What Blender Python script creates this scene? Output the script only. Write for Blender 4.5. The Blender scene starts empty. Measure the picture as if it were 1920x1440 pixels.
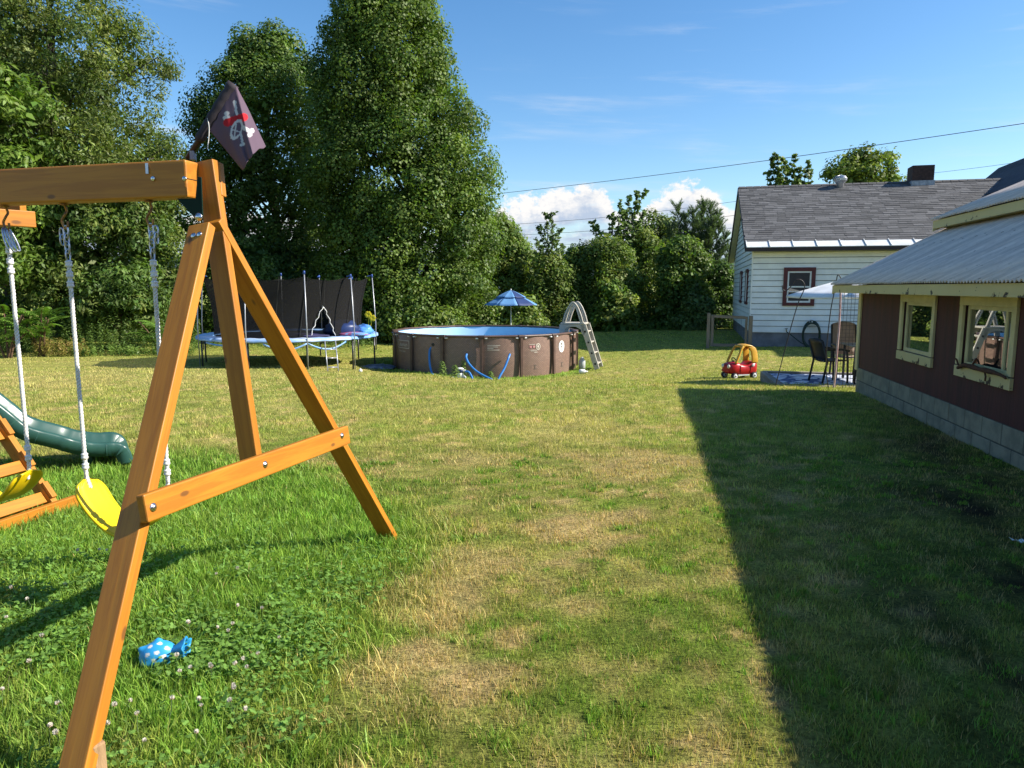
import bpy, math, random
import numpy as np
from mathutils import Vector, Matrix, noise as mnoise
random.seed(7)
rng = np.random.default_rng(11)
scene = bpy.context.scene
col = scene.collection
R = math.radians

# ------------------------------------------------------------------ camera
CAM_H, PITCH, FPX = 1.55, R(7.7), 1333.0
cam_d = bpy.data.cameras.new('camera')
cam_d.sensor_width = 36.0
cam_d.lens = FPX / 1920 * 36.0
cam_d.clip_start, cam_d.clip_end = 0.05, 9000
cam = bpy.data.objects.new('camera', cam_d)
cam.location = (0, 0, CAM_H)
cam.rotation_euler = (math.pi / 2 - PITCH, 0, 0)
col.objects.link(cam)
scene.camera = cam

# ------------------------------------------------------------------ light
SUN_EL, SUN_AZ = R(35.3), math.atan2(0.996, -0.085)      # azimuth clockwise from +Y
to_sun = Vector((math.sin(SUN_AZ) * math.cos(SUN_EL), math.cos(SUN_AZ) * math.cos(SUN_EL), math.sin(SUN_EL)))
sd = bpy.data.lights.new('sun', 'SUN')
sd.energy, sd.angle, sd.color = 5.0, R(0.53), (1.0, 0.93, 0.82)
sun = bpy.data.objects.new('sun', sd)
sun.rotation_euler = to_sun.to_track_quat('Z', 'Y').to_euler()
sun.location = (20, -4, 20)
col.objects.link(sun)
scene.view_settings.view_transform = 'Standard'
scene.view_settings.look = 'None'
scene.view_settings.exposure = 0.9
scene.view_settings.gamma = 1.0
scene.view_settings.use_curve_mapping = False
scene.render.engine = 'CYCLES'
scene.cycles.max_bounces = 3
scene.cycles.diffuse_bounces = 2
scene.cycles.glossy_bounces = 2
scene.cycles.transmission_bounces = 2
scene.cycles.transparent_max_bounces = 8

# ------------------------------------------------------------------ world: blue sky, cumulus low on the horizon, thin cirrus
world = bpy.data.worlds.new('World')
scene.world = world
world.use_nodes = True
wt = world.node_tree
wt.nodes.clear()
class NT:
    """tiny node helper"""
    def __init__(s, tree): s.t = tree
    def n(s, kind, **kw):
        nd = s.t.nodes.new(kind)
        for k, v in kw.items(): setattr(nd, k, v)
        return nd
    def put(s, sock, v):
        if v is None: return
        if isinstance(v, bpy.types.NodeSocket): s.t.links.new(v, sock)
        else: sock.default_value = v
    def m(s, op, a, b=None, c=None, clamp=False):
        nd = s.n('ShaderNodeMath', operation=op, use_clamp=clamp)
        for i, v in enumerate((a, b, c)): s.put(nd.inputs[i], v)
        return nd.outputs[0]
    def mix(s, f, a, b, blend='MIX'):
        nd = s.n('ShaderNodeMix', data_type='RGBA', blend_type=blend)
        s.put(nd.inputs['Factor'], f); s.put(nd.inputs['A'], a); s.put(nd.inputs['B'], b)
        return nd.outputs['Result']
    def sstep(s, v, a, b, o0=0.0, o1=1.0):
        nd = s.n('ShaderNodeMapRange', interpolation_type='SMOOTHSTEP')
        for i, x in enumerate((v, a, b, o0, o1)): s.put(nd.inputs[i], x)
        return nd.outputs[0]
    def noise(s, vec, scale, detail=4.0, rough=0.55, dim='3D', dist=0.0):
        nd = s.n('ShaderNodeTexNoise', noise_dimensions=dim)
        s.put(nd.inputs['Vector'], vec)
        nd.inputs['Scale'].default_value = scale; nd.inputs['Detail'].default_value = detail
        nd.inputs['Roughness'].default_value = rough; nd.inputs['Distortion'].default_value = dist
        return nd.outputs['Fac']
    def vec(s, x, y, z):
        nd = s.n('ShaderNodeCombineXYZ')
        for i, v in enumerate((x, y, z)): s.put(nd.inputs[i], v)
        return nd.outputs[0]
def build_world():
    w = NT(wt)
    tc = w.n('ShaderNodeTexCoord').outputs['Generated']
    sp = w.n('ShaderNodeSeparateXYZ'); wt.links.new(tc, sp.inputs[0])
    X, Y, Z = sp.outputs
    deg = 180 / math.pi
    az = w.m('MULTIPLY', w.m('ARCTAN2', X, Y), deg)
    el = w.m('MULTIPLY', w.m('ARCSINE', Z), deg)
    sky = w.n('ShaderNodeTexSky', sky_type='NISHITA')
    sky.sun_disc = False
    sky.sun_elevation, sky.sun_rotation = SUN_EL, SUN_AZ
    sky.altitude, sky.air_density, sky.dust_density, sky.ozone_density = 150, 1.0, 0.5, 2.2
    # cumulus: a heap top height per azimuth (rolling hills of noise plus two big heaps), frayed by fine noise
    v1 = w.vec(w.m('MULTIPLY', az, 0.16), w.m('MULTIPLY', el, 0.25), 3.1)
    v2 = w.vec(w.m('MULTIPLY', az, 0.55), w.m('MULTIPLY', el, 0.75), 8.4)
    big = w.noise(w.vec(w.m('MULTIPLY', az, 0.07), 0.0, 21.3), 1.0, 2.0)
    top = w.m('MULTIPLY_ADD', big, 5.0, 2.4)
    for a0, wd, h in ((5.0, 2.4, 3.0), (6.9, 1.3, 1.3), (0.8, 3.0, 2.0), (9.6, 0.9, -0.6), (13.2, 3.4, 3.0), (-75, 9, 3), (68, 8, 3), (160, 12, 3), (-150, 10, 2)):
        d = w.m('DIVIDE', w.m('SUBTRACT', az, a0), wd)
        g = w.m('POWER', 2.718, w.m('MULTIPLY', w.m('MULTIPLY', d, d), -1.0))
        top = w.m('MULTIPLY_ADD', g, h, top)
    fr1 = w.noise(v1, 3.0, 6.0, 0.58); fr2 = w.noise(v2, 2.2, 7.0, 0.62)
    t2 = w.m('MULTIPLY_ADD', w.m('SUBTRACT', fr1, 0.5), 3.2, top)
    t2 = w.m('MULTIPLY_ADD', w.m('SUBTRACT', fr2, 0.5), 2.2, t2)
    depth = w.m('SUBTRACT', t2, el)
    dens = w.sstep(depth, 0.0, 0.55)
    hollow = w.sstep(w.noise(w.vec(w.m('MULTIPLY', az, 0.10), w.m('MULTIPLY', el, 0.5), 5.5), 1.6, 5.0, 0.6), 0.46, 0.66)
    body = w.sstep(depth, 0.6, 3.4)
    dens = w.m('MULTIPLY', dens, w.m('SUBTRACT', 1.0, w.m('MULTIPLY', w.m('MULTIPLY', hollow, body), 0.75)))
    lit = w.sstep(w.m('ADD', w.m('MULTIPLY', w.m('SUBTRACT', fr2, 0.5), 2.6), w.m('SUBTRACT', 1.0, w.m('MULTIPLY', body, 0.85))), 0.1, 1.1)
    ccol = w.mix(lit, (0.50, 0.60, 0.76, 1), (0.98, 0.96, 0.94, 1))
    # cirrus streaks
    ang = R(-4)
    ca = w.m('ADD', az, w.m('MULTIPLY', el, -0.6))
    ci = w.noise(w.vec(w.m('MULTIPLY', ca, 0.055), w.m('ADD', w.m('MULTIPLY', el, 0.55), w.m('MULTIPLY', az, 0.035)), 2.7), 1.0, 7.0, 0.6)
    ci2 = w.noise(w.vec(w.m('MULTIPLY', az, 0.05), w.m('MULTIPLY', el, 0.16), 9.9), 1.0, 2.0)
    cirrus = w.m('MULTIPLY', w.sstep(ci, 0.52, 0.78), w.sstep(ci2, 0.42, 0.62))
    cirrus = w.m('MULTIPLY', cirrus, 0.5)
    cirrus = w.m('MULTIPLY', cirrus, w.sstep(el, 40.0, 20.0))
    # the photograph's saturated blue
    hs = w.n('ShaderNodeHueSaturation'); hs.inputs['Saturation'].default_value = 1.26; hs.inputs['Value'].default_value = 1.0
    wt.links.new(sky.outputs[0], hs.inputs['Color'])
    b1 = w.n('ShaderNodeBackground'); wt.links.new(hs.outputs[0], b1.inputs[0]); b1.inputs[1].default_value = 0.106
    b2 = w.n('ShaderNodeBackground'); wt.links.new(ccol, b2.inputs[0]); b2.inputs[1].default_value = 0.56
    b3 = w.n('ShaderNodeBackground'); b3.inputs[0].default_value = (0.86, 0.92, 1.0, 1); b3.inputs[1].default_value = 0.52
    m0 = w.n('ShaderNodeMixShader'); wt.links.new(cirrus, m0.inputs[0]); wt.links.new(b1.outputs[0], m0.inputs[1]); wt.links.new(b3.outputs[0], m0.inputs[2])
    m1 = w.n('ShaderNodeMixShader'); wt.links.new(dens, m1.inputs[0]); wt.links.new(m0.outputs[0], m1.inputs[1]); wt.links.new(b2.outputs[0], m1.inputs[2])
    out = w.n('ShaderNodeOutputWorld'); wt.links.new(m1.outputs[0], out.inputs[0])
build_world()

# ------------------------------------------------------------------ surveying helpers: photo pixel -> point in the place
def ray(px, py):
    x, y = (px - 960) / FPX, -(py - 720) / FPX
    c, s = math.cos(PITCH), math.sin(PITCH)
    return Vector((x, c + y * s, y * c - s))
def P(px, py, y):
    d = ray(px, py)
    return Vector((0, 0, CAM_H)) + d * (y / d.y)
TY = np.array([-40, 0, 5, 8, 11, 13, 15, 17, 19, 22, 26, 32, 45, 4000.0])
TX = np.array([-40, -6, -2.5, 0, 3, 6, 12, 40.0])
TD = np.array([
 [0, 0, 0, 0, 0, 0, 0, 0],
 [0, 0, 0, 0, 0, 0, 0, 0],
 [0, 0, 0, 0, 0, 0, 0, 0],
 [.02, .02, .02, .03, .02, .02, .03, .06],
 [.06, .06, .06, .07, .06, .05, .08, .12],
 [.10, .10, .11, .16, .22, .24, .24, .25],
 [.16, .17, .26, .45, .47, .42, .36, .3],
 [.42, .46, .62, .78, .68, .56, .45, .4],
 [.54, .55, .72, .82, .76, .60, .46, .4],
 [.56, .60, .80, .85, .74, .58, .45, .4],
 [.58, .62, .78, .80, .66, .50, .44, .4],
 [.58, .60, .66, .66, .60, .50, .44, .4],
 [.58, .60, .60, .60, .60, .55, .5, .5],
 [.58, .60, .60, .60, .60, .60, .6, .6]])
def _hash(ix, iy, seed):
    h = np.sin(ix * 127.1 + iy * 311.7 + seed * 74.7) * 43758.5453
    return h - np.floor(h)
def vnoise(x, y, seed=0):
    x = np.asarray(x, float); y = np.asarray(y, float)
    ix, iy = np.floor(x), np.floor(y)
    fx, fy = x - ix, y - iy
    fx = fx * fx * (3 - 2 * fx); fy = fy * fy * (3 - 2 * fy)
    a, b = _hash(ix, iy, seed), _hash(ix + 1, iy, seed)
    c, d = _hash(ix, iy + 1, seed), _hash(ix + 1, iy + 1, seed)
    return (a * (1 - fx) + b * fx) * (1 - fy) + (c * (1 - fx) + d * fx) * fy
def fbm(x, y, seed=0, o=4):
    t, a, s = 0.0, 0.5, 0.0
    for i in range(o):
        t = t + a * vnoise(np.asarray(x) * 2 ** i + 13.7 * i, np.asarray(y) * 2 ** i - 7.3 * i, seed + i); s += a; a *= 0.5
    return t / s
def gz(x, y):
    """ground height"""
    x = np.asarray(x, float); y = np.asarray(y, float)
    xi = np.clip(np.searchsorted(TX, x) - 1, 0, len(TX) - 2)
    yi = np.clip(np.searchsorted(TY, y) - 1, 0, len(TY) - 2)
    u = np.clip((x - TX[xi]) / (TX[xi + 1] - TX[xi]), 0, 1); v = np.clip((y - TY[yi]) / (TY[yi + 1] - TY[yi]), 0, 1)
    u = u * u * (3 - 2 * u); v = 0.55 * v + 0.45 * v * v * (3 - 2 * v)
    d = (TD[yi, xi] * (1 - u) + TD[yi, xi + 1] * u) * (1 - v) + (TD[yi + 1, xi] * (1 - u) + TD[yi + 1, xi + 1] * u) * v
    lump = (fbm(x * 0.9, y * 0.9, 3, 3) - 0.5) * 0.05 * np.clip((60 - np.abs(y)) / 30, 0, 1)
    return -d + lump
def G(px, py):
    """where the photo's pixel meets the ground"""
    d = ray(px, py); t = np.concatenate([np.arange(.5, 40, .01), np.arange(40, 400, .2)])
    hit = np.nonzero(CAM_H + d.z * t <= gz(d.x * t, d.y * t))[0]
    k = t[hit[0]] if len(hit) else 400.0
    return Vector((d.x * k, d.y * k, CAM_H + d.z * k))
def gp(x, y, dz=0.0): return Vector((x, y, float(gz(x, y)) + dz))

# ------------------------------------------------------------------ materials
MATS = {}
def mat(name, c1, c2=None, rough=0.6, scale=6.0, bump=0.0, bscale=None, metal=0.0, spec=0.4, stretch=None, detail=5.0, lo=0.35, hi=0.65, coat=0.0, trans=None):
    """procedural material: two tones mixed by noise, fine relief from noise; stretch = coordinate scale per axis"""
    if name in MATS: return MATS[name]
    m = bpy.data.materials.new(name); m.use_nodes = True
    t = m.node_tree; k = NT(t); b = t.nodes['Principled BSDF']
    c1 = tuple(c1) + (1,); c2 = tuple(c2) + (1,) if c2 else tuple(x * 0.8 for x in c1[:3]) + (1,)
    co = k.n('ShaderNodeTexCoord').outputs['Object']
    if stretch:
        mp = k.n('ShaderNodeMapping'); mp.inputs['Scale'].default_value = stretch
        t.links.new(co, mp.inputs[0]); co = mp.outputs[0]
    f = k.sstep(k.noise(co, scale, detail, 0.6), lo, hi)
    t.links.new(k.mix(f, c1, c2), b.inputs['Base Color'])
    b.inputs['Roughness'].default_value = rough; b.inputs['Metallic'].default_value = metal
    b.inputs['Specular IOR Level'].default_value = spec; b.inputs['Coat Weight'].default_value = coat
    if bump:
        bn = k.n('ShaderNodeBump'); bn.inputs['Strength'].default_value = bump; bn.inputs['Distance'].default_value = 0.01
        t.links.new(k.noise(co, bscale or scale * 4, 4.0, 0.6), bn.inputs['Height']); t.links.new(bn.outputs[0], b.inputs['Normal'])
    MATS[name] = m
    return m
def attr_mat(name, rough=0.6, spec=0.3, transl=0.0, bump=0.0):
    """colour read from the mesh's own colour attribute (per leaf, per blade, per print)"""
    if name in MATS: return MATS[name]
    m = bpy.data.materials.new(name); m.use_nodes = True
    t = m.node_tree; k = NT(t); b = t.nodes['Principled BSDF']; out = t.nodes['Material Output']
    a = k.n('ShaderNodeAttribute'); a.attribute_name = 'Col'
    t.links.new(a.outputs['Color'], b.inputs['Base Color'])
    b.inputs['Roughness'].default_value = rough; b.inputs['Specular IOR Level'].default_value = spec
    if transl:
        tr = k.n('ShaderNodeBsdfTranslucent')
        t.links.new(k.mix(1.0, a.outputs['Color'], (1.0, 1.15, 0.45, 1), 'MULTIPLY'), tr.inputs[0])
        mx = k.n('ShaderNodeMixShader'); mx.inputs[0].default_value = transl
        t.links.new(b.outputs[0], mx.inputs[1]); t.links.new(tr.outputs[0], mx.inputs[2]); t.links.new(mx.outputs[0], out.inputs[0])
    if bump:
        bn = k.n('ShaderNodeBump'); bn.inputs['Strength'].default_value = bump; bn.inputs['Distance'].default_value = 0.02
        t.links.new(k.noise(k.n('ShaderNodeTexCoord').outputs['Object'], 60.0, 4.0), bn.inputs['Height']); t.links.new(bn.outputs[0], b.inputs['Normal'])
    MATS[name] = m
    return m

# ------------------------------------------------------------------ objects
def tag(o, label=None, cat=None, group=None, kind=None):
    for k, v in (('label', label), ('category', cat), ('group', group), ('kind', kind)):
        if v: o[k] = v
    return o
WORG = {}
def empty(name, loc, label, cat, group=None):
    o = bpy.data.objects.new(name, None); col.objects.link(o); o.location = loc; o.empty_display_size = 0.1
    WORG[o] = Vector(loc)
    return tag(o, label, cat, group)
class MB:
    """collects geometry in world coordinates; build() links it as one mesh object"""
    def __init__(s): s.v = []; s.f = []; s.mi = []; s.m = 0
    def add(s, vs, fs):
        o = len(s.v); s.v += [Vector(p) for p in vs]
        for f in fs: s.f.append([o + i for i in f]); s.mi.append(s.m)
        return s
    def box(s, c, d, M=None):
        """box centre c, full size d, optional 3x3 axes"""
        c = Vector(c); x, y, z = (Vector((d[0] / 2, 0, 0)), Vector((0, d[1] / 2, 0)), Vector((0, 0, d[2] / 2)))
        if M is not None: x, y, z = M @ x, M @ y, M @ z
        vs = [c + a * x + b * y + e * z for a in (-1, 1) for b in (-1, 1) for e in (-1, 1)]
        return s.add(vs, [(0, 1, 3, 2), (4, 6, 7, 5), (0, 4, 5, 1), (2, 3, 7, 6), (0, 2, 6, 4), (1, 5, 7, 3)])
    def hexa(s, b4, t4):
        return s.add(list(b4) + list(t4), [(3, 2, 1, 0), (4, 5, 6, 7), (0, 1, 5, 4), (1, 2, 6, 5), (2, 3, 7, 6), (3, 0, 4, 7)])
    def tube(s, pts, r, n=8, cap=True):
        pts = [Vector(p) for p in pts]; k = len(pts)
        rs = r if isinstance(r, (list, tuple)) else [r] * k
        up = None; rings = []
        for i, p in enumerate(pts):
            t = (pts[min(i + 1, k - 1)] - pts[max(i - 1, 0)])
            t = t.normalized() if t.length > 1e-9 else Vector((0, 0, 1))
            if up is None: up = t.orthogonal().normalized()
            up = up - t * up.dot(t); up = up.normalized() if up.length > 1e-6 else t.orthogonal().normalized()
            w = t.cross(up)
            rings.append([p + (up * math.cos(a) + w * math.sin(a)) * rs[i] for a in [2 * math.pi * j / n for j in range(n)]])
        fs = []
        for i in range(k - 1):
            for j in range(n):
                a, b = i * n + j, i * n + (j + 1) % n
                fs.append((a, b, b + n, a + n))
        if cap: fs += [tuple(range(n))[::-1], tuple((k - 1) * n + j for j in range(n))]
        return s.add([p for r_ in rings for p in r_], fs)
    def lathe(s, c, prof, n=16, M=None):
        """profile [(radius, height)] turned about local z at c"""
        c = Vector(c); vs = []; fs = []
        for r_, h in prof:
            for j in range(n):
                a = 2 * math.pi * j / n; p = Vector((r_ * math.cos(a), r_ * math.sin(a), h)); vs.append(c + (M @ p if M is not None else p))
        for i in range(len(prof) - 1):
            for j in range(n):
                a, b = i * n + j, i * n + (j + 1) % n
                fs.append((a, b, b + n, a + n))
        fs += [tuple(range(n))[::-1], tuple((len(prof) - 1) * n + j for j in range(n))]
        return s.add(vs, fs)
    def prism(s, poly, off):
        """extrude polygon (list of points) by vector"""
        off = Vector(off); n = len(poly); a = [Vector(p) for p in poly]
        return s.add(a + [p + off for p in a], [tuple(range(n))[::-1], tuple(range(n, 2 * n))] + [(i, (i + 1) % n, n + (i + 1) % n, n + i) for i in range(n)])
    def grid(s, rows, closed=False):
        nr, nc = len(rows), len(rows[0]); fs = []
        for i in range(nr - 1):
            for j in range(nc if closed else nc - 1):
                fs.append((i * nc + j, i * nc + (j + 1) % nc, (i + 1) * nc + (j + 1) % nc, (i + 1) * nc + j))
        return s.add([p for r_ in rows for p in r_], fs)
    def build(s, name, m, parent=None, smooth=False, bevel=0.0, origin=None, axes=None, wn=True, solid=0.0, sub=0):
        if parent is not None: org = WORG[parent] if origin is None else Vector(origin)
        elif origin is not None: org = Vector(origin)
        else:
            xs = [p.x for p in s.v]; ys = [p.y for p in s.v]
            org = Vector(((min(xs) + max(xs)) / 2, (min(ys) + max(ys)) / 2, min(p.z for p in s.v)))
        A = axes if axes is not None else Matrix.Identity(3); Ai = A.inverted()
        me = bpy.data.meshes.new(name); me.from_pydata([Ai @ (p - org) for p in s.v], [], s.f)
        ms = m if isinstance(m, (list, tuple)) else [m]
        for x in ms: me.materials.append(x)
        if len(ms) > 1: me.polygons.foreach_set('material_index', s.mi)
        if smooth: me.polygons.foreach_set('use_smooth', [True] * len(me.polygons))
        me.validate(); me.update()
        o = bpy.data.objects.new(name, me); col.objects.link(o); WORG[o] = org
        M = Matrix.Translation(org - (WORG[parent] if parent is not None else Vector())) @ A.to_4x4()
        if parent is not None: o.parent = parent
        o.matrix_basis = M
        if solid:
            md = o.modifiers.new('thickness', 'SOLIDIFY'); md.thickness = solid; md.offset = 0
        if bevel:
            md = o.modifiers.new('edge', 'BEVEL'); md.width = bevel; md.segments = 2; md.limit_method = 'ANGLE'
        if sub:
            md = o.modifiers.new('subd', 'SUBSURF'); md.levels = sub; md.render_levels = sub
        return o
def frame(xdir, zhint):
    x = Vector(xdir).normalized(); z = Vector(zhint); z = (z - x * z.dot(x)).normalized(); y = z.cross(x)
    return Matrix((x, y, z)).transposed()
def board(name, p0, p1, zhint, w, t, m, parent, bevel=0.004, ext=0.0):
    """timber from p0 to p1: t thick along zhint, w wide across"""
    p0, p1 = Vector(p0), Vector(p1); d = (p1 - p0).normalized(); p0 = p0 - d * ext; p1 = p1 + d * ext
    A = frame(p1 - p0, zhint); c = (p0 + p1) / 2
    b = MB().box(c, ((p1 - p0).length, w, t), A)
    return b.build(name, m, parent, bevel=bevel, origin=c, axes=A)
def bez(p0, p1, p2, p3, n=12):
    out = []
    for i in range(n + 1):
        t = i / n; u = 1 - t
        out.append(Vector(p0) * u ** 3 + Vector(p1) * 3 * u * u * t + Vector(p2) * 3 * u * t * t + Vector(p3) * t ** 3)
    return out
def spline(pts, n=6):
    pts = [Vector(p) for p in pts]; out = []
    for i in range(len(pts) - 1):
        a, b, c, d = pts[max(i - 1, 0)], pts[i], pts[i + 1], pts[min(i + 2, len(pts) - 1)]
        for k in range(n):
            t = k / n
            out.append(0.5 * ((2 * b) + (c - a) * t + (2 * a - 5 * b + 4 * c - d) * t * t + (3 * b - a - 3 * c + d) * t ** 3))
    return out + [pts[-1]]
def np_mesh(name, verts, loops_per_face, m, colors=None, parent=None, origin=None, smooth=False, faces=None):
    """fast mesh from numpy: verts (F, k, 3) with k corners per face, or verts + faces index arrays"""
    me = bpy.data.meshes.new(name)
    if faces is None:
        F, k = verts.shape[0], verts.shape[1]
        V = verts.reshape(-1, 3); idx = np.arange(F * k, dtype=np.int32); starts = np.arange(0, F * k, k, dtype=np.int32)
    else:
        V, idx, starts = verts, faces[0], faces[1]
        F = len(starts)
    org = WORG[parent] if parent is not None else (Vector(origin) if origin is not None else Vector((0, 0, 0)))
    V = V - np.array(org)
    me.vertices.add(len(V)); me.vertices.foreach_set('co', V.astype(np.float32).ravel())
    me.loops.add(len(idx)); me.loops.foreach_set('vertex_index', idx)
    me.polygons.add(F); me.polygons.foreach_set('loop_start', starts)
    if colors is not None:
        ca = me.color_attributes.new('Col', 'FLOAT_COLOR', 'POINT')
        C = np.ones((len(V), 4), np.float32); C[:, :3] = colors
        ca.data.foreach_set('color', C.ravel())
    if smooth: me.polygons.foreach_set('use_smooth', np.ones(F, bool))
    me.materials.append(m)
    me.update(calc_edges=True); me.validate()
    o = bpy.data.objects.new(name, me); col.objects.link(o); WORG[o] = org
    if parent is not None: o.parent = parent
    else: o.location = org
    return o

# ================================================================== LAWN
def px_poly(pts): return np.array([[G(x, y).x, G(x, y).y] for x, y in pts])
LUSH = px_poly([(-120, 1500), (520, 1500), (590, 1330), (650, 1230), (720, 1130), (800, 1045), (835, 985), (760, 925), (640, 890), (520, 868), (420, 850), (330, 842), (240, 850), (100, 880), (-120, 890)])
def inside(poly, x, y):
    r = np.zeros(np.shape(x), bool); n = len(poly); j = n - 1
    for i in range(n):
        xi, yi = poly[i]; xj, yj = poly[j]
        c = ((yi > y) != (yj > y)) & (x < (xj - xi) * (y - yi) / (yj - yi + 1e-12) + xi)
        r ^= c; j = i
    return r
def poly_soft(poly, x, y, soft):
    """signed soft inside value 0..1"""
    x = np.asarray(x, float); y = np.asarray(y, float); d = np.full(x.shape, 1e9); n = len(poly)
    for i in range(n):
        a, b = poly[i], poly[(i + 1) % n]; ab = b - a; L = (ab ** 2).sum() + 1e-12
        t = np.clip(((x - a[0]) * ab[0] + (y - a[1]) * ab[1]) / L, 0, 1)
        d = np.minimum(d, np.hypot(x - a[0] - t * ab[0], y - a[1] - t * ab[1]))
    s = np.where(inside(poly, x, y), d, -d)
    return np.clip(s / soft * 0.5 + 0.5, 0, 1)
DRY = [(1100, 985, .50, 1), (935, 1258, .09, 1), (1075, 1140, .12, .8), (1000, 1135, .08, .7), (690, 1270, .16, 1), (790, 1230, .13, 1), (880, 1290, .14, 1), (960, 1200, .10, 1), (620, 1350, .12, .8), (920, 1060, .45, .85),
       (800, 1120, .30, .9), (1180, 870, .7, .9), (1180, 1060, .15, .6), (880, 858, .5, .75), (760, 885, .4, .5), (1080, 890, .5, .45), (1145, 1290, .1, .6), (1190, 1085, .2, .5), (1060, 800, 1.2, .65), (1370, 1080, .12, .8), (1390, 1025, .12, .6), (800, 760, 1.6, .4), (860, 1340, .12, .5), (700, 1340, .15, .6),
       (140, 715, 2.6, .65), (420, 705, 2.0, .55), (520, 760, 1.6, .4), (1180, 900, .3, .5)]
DRYW = [(G(a, b), r, s) for a, b, r, s in DRY]
SOIL = px_poly([(1690, 990), (1690, 830), (1660, 775), (1700, 765), (1800, 830), (1960, 905), (2300, 1100), (2300, 1600), (1830, 1600), (1760, 1300), (1700, 1100)])  # bare earth, drawn out along the wall to darken the barn's shade
def lawn(x, y):
    """lush 0..1, dry 0..1, soil 0..1 at ground points"""
    wob = (fbm(x * 2.2, y * 2.2, 5) - .5) * 0.5
    lush = poly_soft(LUSH, x + wob, y + wob * .7, 0.35)
    far = np.clip((y - 6) / 10, 0, 1)
    n1 = fbm(x * .7, y * .5, 21, 4); n2 = fbm(x * 3.1, y * 2.3, 31, 3); n3 = fbm(x * 9, y * 8, 41, 3)
    dry = np.clip((n1 - .42) * 1.9, 0, 1) * .35 + np.clip((n2 - .54) * 5, 0, 1) * .55 + np.clip((n3 - .56) * 4, -.2, .5)
    for p, r, s in DRYW:
        d = np.hypot(x - p.x, (y - p.y))
        dry = np.maximum(dry, s * np.clip((1.12 - d / r - (n2 - .5) * 1.5) * 1.7 + (n3 - .5) * 1.2, 0, 1))
    dry = np.maximum(dry, far * (.30 + .5 * (n1 - .35)))
    edge = np.clip((y - 22) / 3, 0, 1)                     # greener strip along the hedge and pool
    pool = np.clip(1 - np.abs(np.hypot(x + .8, y - 21.3) - 3.0) / .7, 0, 1)
    dry = dry * (1 - .92 * lush) * (1 - .65 * edge) * (1 - .9 * pool)
    soil_shade = poly_soft(SOIL, x + wob, y + wob, .5) * np.clip((n2 - .3) * 3, .25, 1)
    return lush, np.clip(dry, 0, 1), soil_shade, np.clip(lush + pool, 0, 1)
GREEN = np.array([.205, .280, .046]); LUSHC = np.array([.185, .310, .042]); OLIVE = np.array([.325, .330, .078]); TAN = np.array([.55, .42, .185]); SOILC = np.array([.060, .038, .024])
def lawn_col(x, y, jit=None, base=False):
    lush, dry, soil_shade, lp = lawn(x, y)
    n = fbm(x * 1.3, y * 1.1, 51, 3) * .4 + fbm(x * 4.5, y * 4.0, 52, 3) * .6; n = np.clip((n - .5) * 3.2 + .5, 0, 1)[..., None]
    c = GREEN * (1 - n) + OLIVE * n
    c = c * (1 - lp[..., None]) + LUSHC * lp[..., None]
    d = dry[..., None]
    c = c * (1 - d) + (OLIVE * 1.15 * (1 - d) + TAN * d) * d
    c = c * (1 - soil_shade[..., None]) + (SOILC if base else SOILC * 1.6) * soil_shade[..., None]
    cl = fbm(x * 13, y * 12, 53, 2); c = c * np.clip(.60 + .85 * cl, .6, 1.4)[..., None]
    if jit is not None: c = c * jit[..., None]
    return c
def build_ground():
    # one sheet to the horizon: grid graded outward from the camera
    xs = np.concatenate([-np.geomspace(3500, 9, 26), np.linspace(-8.9, 11, 200), np.geomspace(11.3, 3500, 26)])
    ys = np.concatenate([-np.geomspace(600, 4, 12), np.linspace(-3.6, .9, 12), np.linspace(1, 8, 160), np.linspace(8.08, 26, 170), np.geomspace(26.3, 3800, 40)])
    X, Y = np.meshgrid(xs, ys); Z = gz(X, Y)
    # small turf relief
    Z = Z + np.where((np.abs(X) < 12) & (Y < 27) & (Y > -2), (fbm(X * 5, Y * 5, 61, 3) - .5) * .03, 0)
    V = np.stack([X, Y, Z], -1).reshape(-1, 3)
    nx, ny = len(xs), len(ys)
    i = np.arange(nx * ny).reshape(ny, nx)
    q = np.stack([i[:-1, :-1], i[:-1, 1:], i[1:, 1:], i[1:, :-1]], -1).reshape(-1, 4)
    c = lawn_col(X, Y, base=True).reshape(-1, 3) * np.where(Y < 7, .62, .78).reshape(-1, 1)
    m = bpy.data.materials.new('turf'); m.use_nodes = True; t = m.node_tree; k = NT(t); b = t.nodes['Principled BSDF']
    a = k.n('ShaderNodeAttribute'); a.attribute_name = 'Col'
    co = k.n('ShaderNodeTexCoord').outputs['Object']
    f = k.noise(co, 55.0, 5.0, .7); f2 = k.noise(co, 7.0, 4.0, .6)
    c1 = k.mix(k.sstep(f, .30, .72), (.5, .5, .5, 1), (1.45, 1.45, 1.4, 1)); c2 = k.mix(k.sstep(f2, .3, .7), (.8, .85, .75, 1), (1.2, 1.15, 1.1, 1))
    t.links.new(k.mix(1.0, k.mix(1.0, a.outputs['Color'], c1, 'MULTIPLY'), c2, 'MULTIPLY'), b.inputs['Base Color'])
    b.inputs['Roughness'].default_value = .95; b.inputs['Specular IOR Level'].default_value = .1
    bn = k.n('ShaderNodeBump'); bn.inputs['Strength'].default_value = .9; bn.inputs['Distance'].default_value = .03
    t.links.new(f, bn.inputs['Height']); t.links.new(bn.outputs[0], b.inputs['Normal'])
    o = np_mesh('ground', V, 4, m, c, faces=(q.ravel().astype(np.int32), np.arange(0, len(q) * 4, 4, dtype=np.int32)), smooth=True)
    tag(o, kind='structure')
build_ground()

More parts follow.
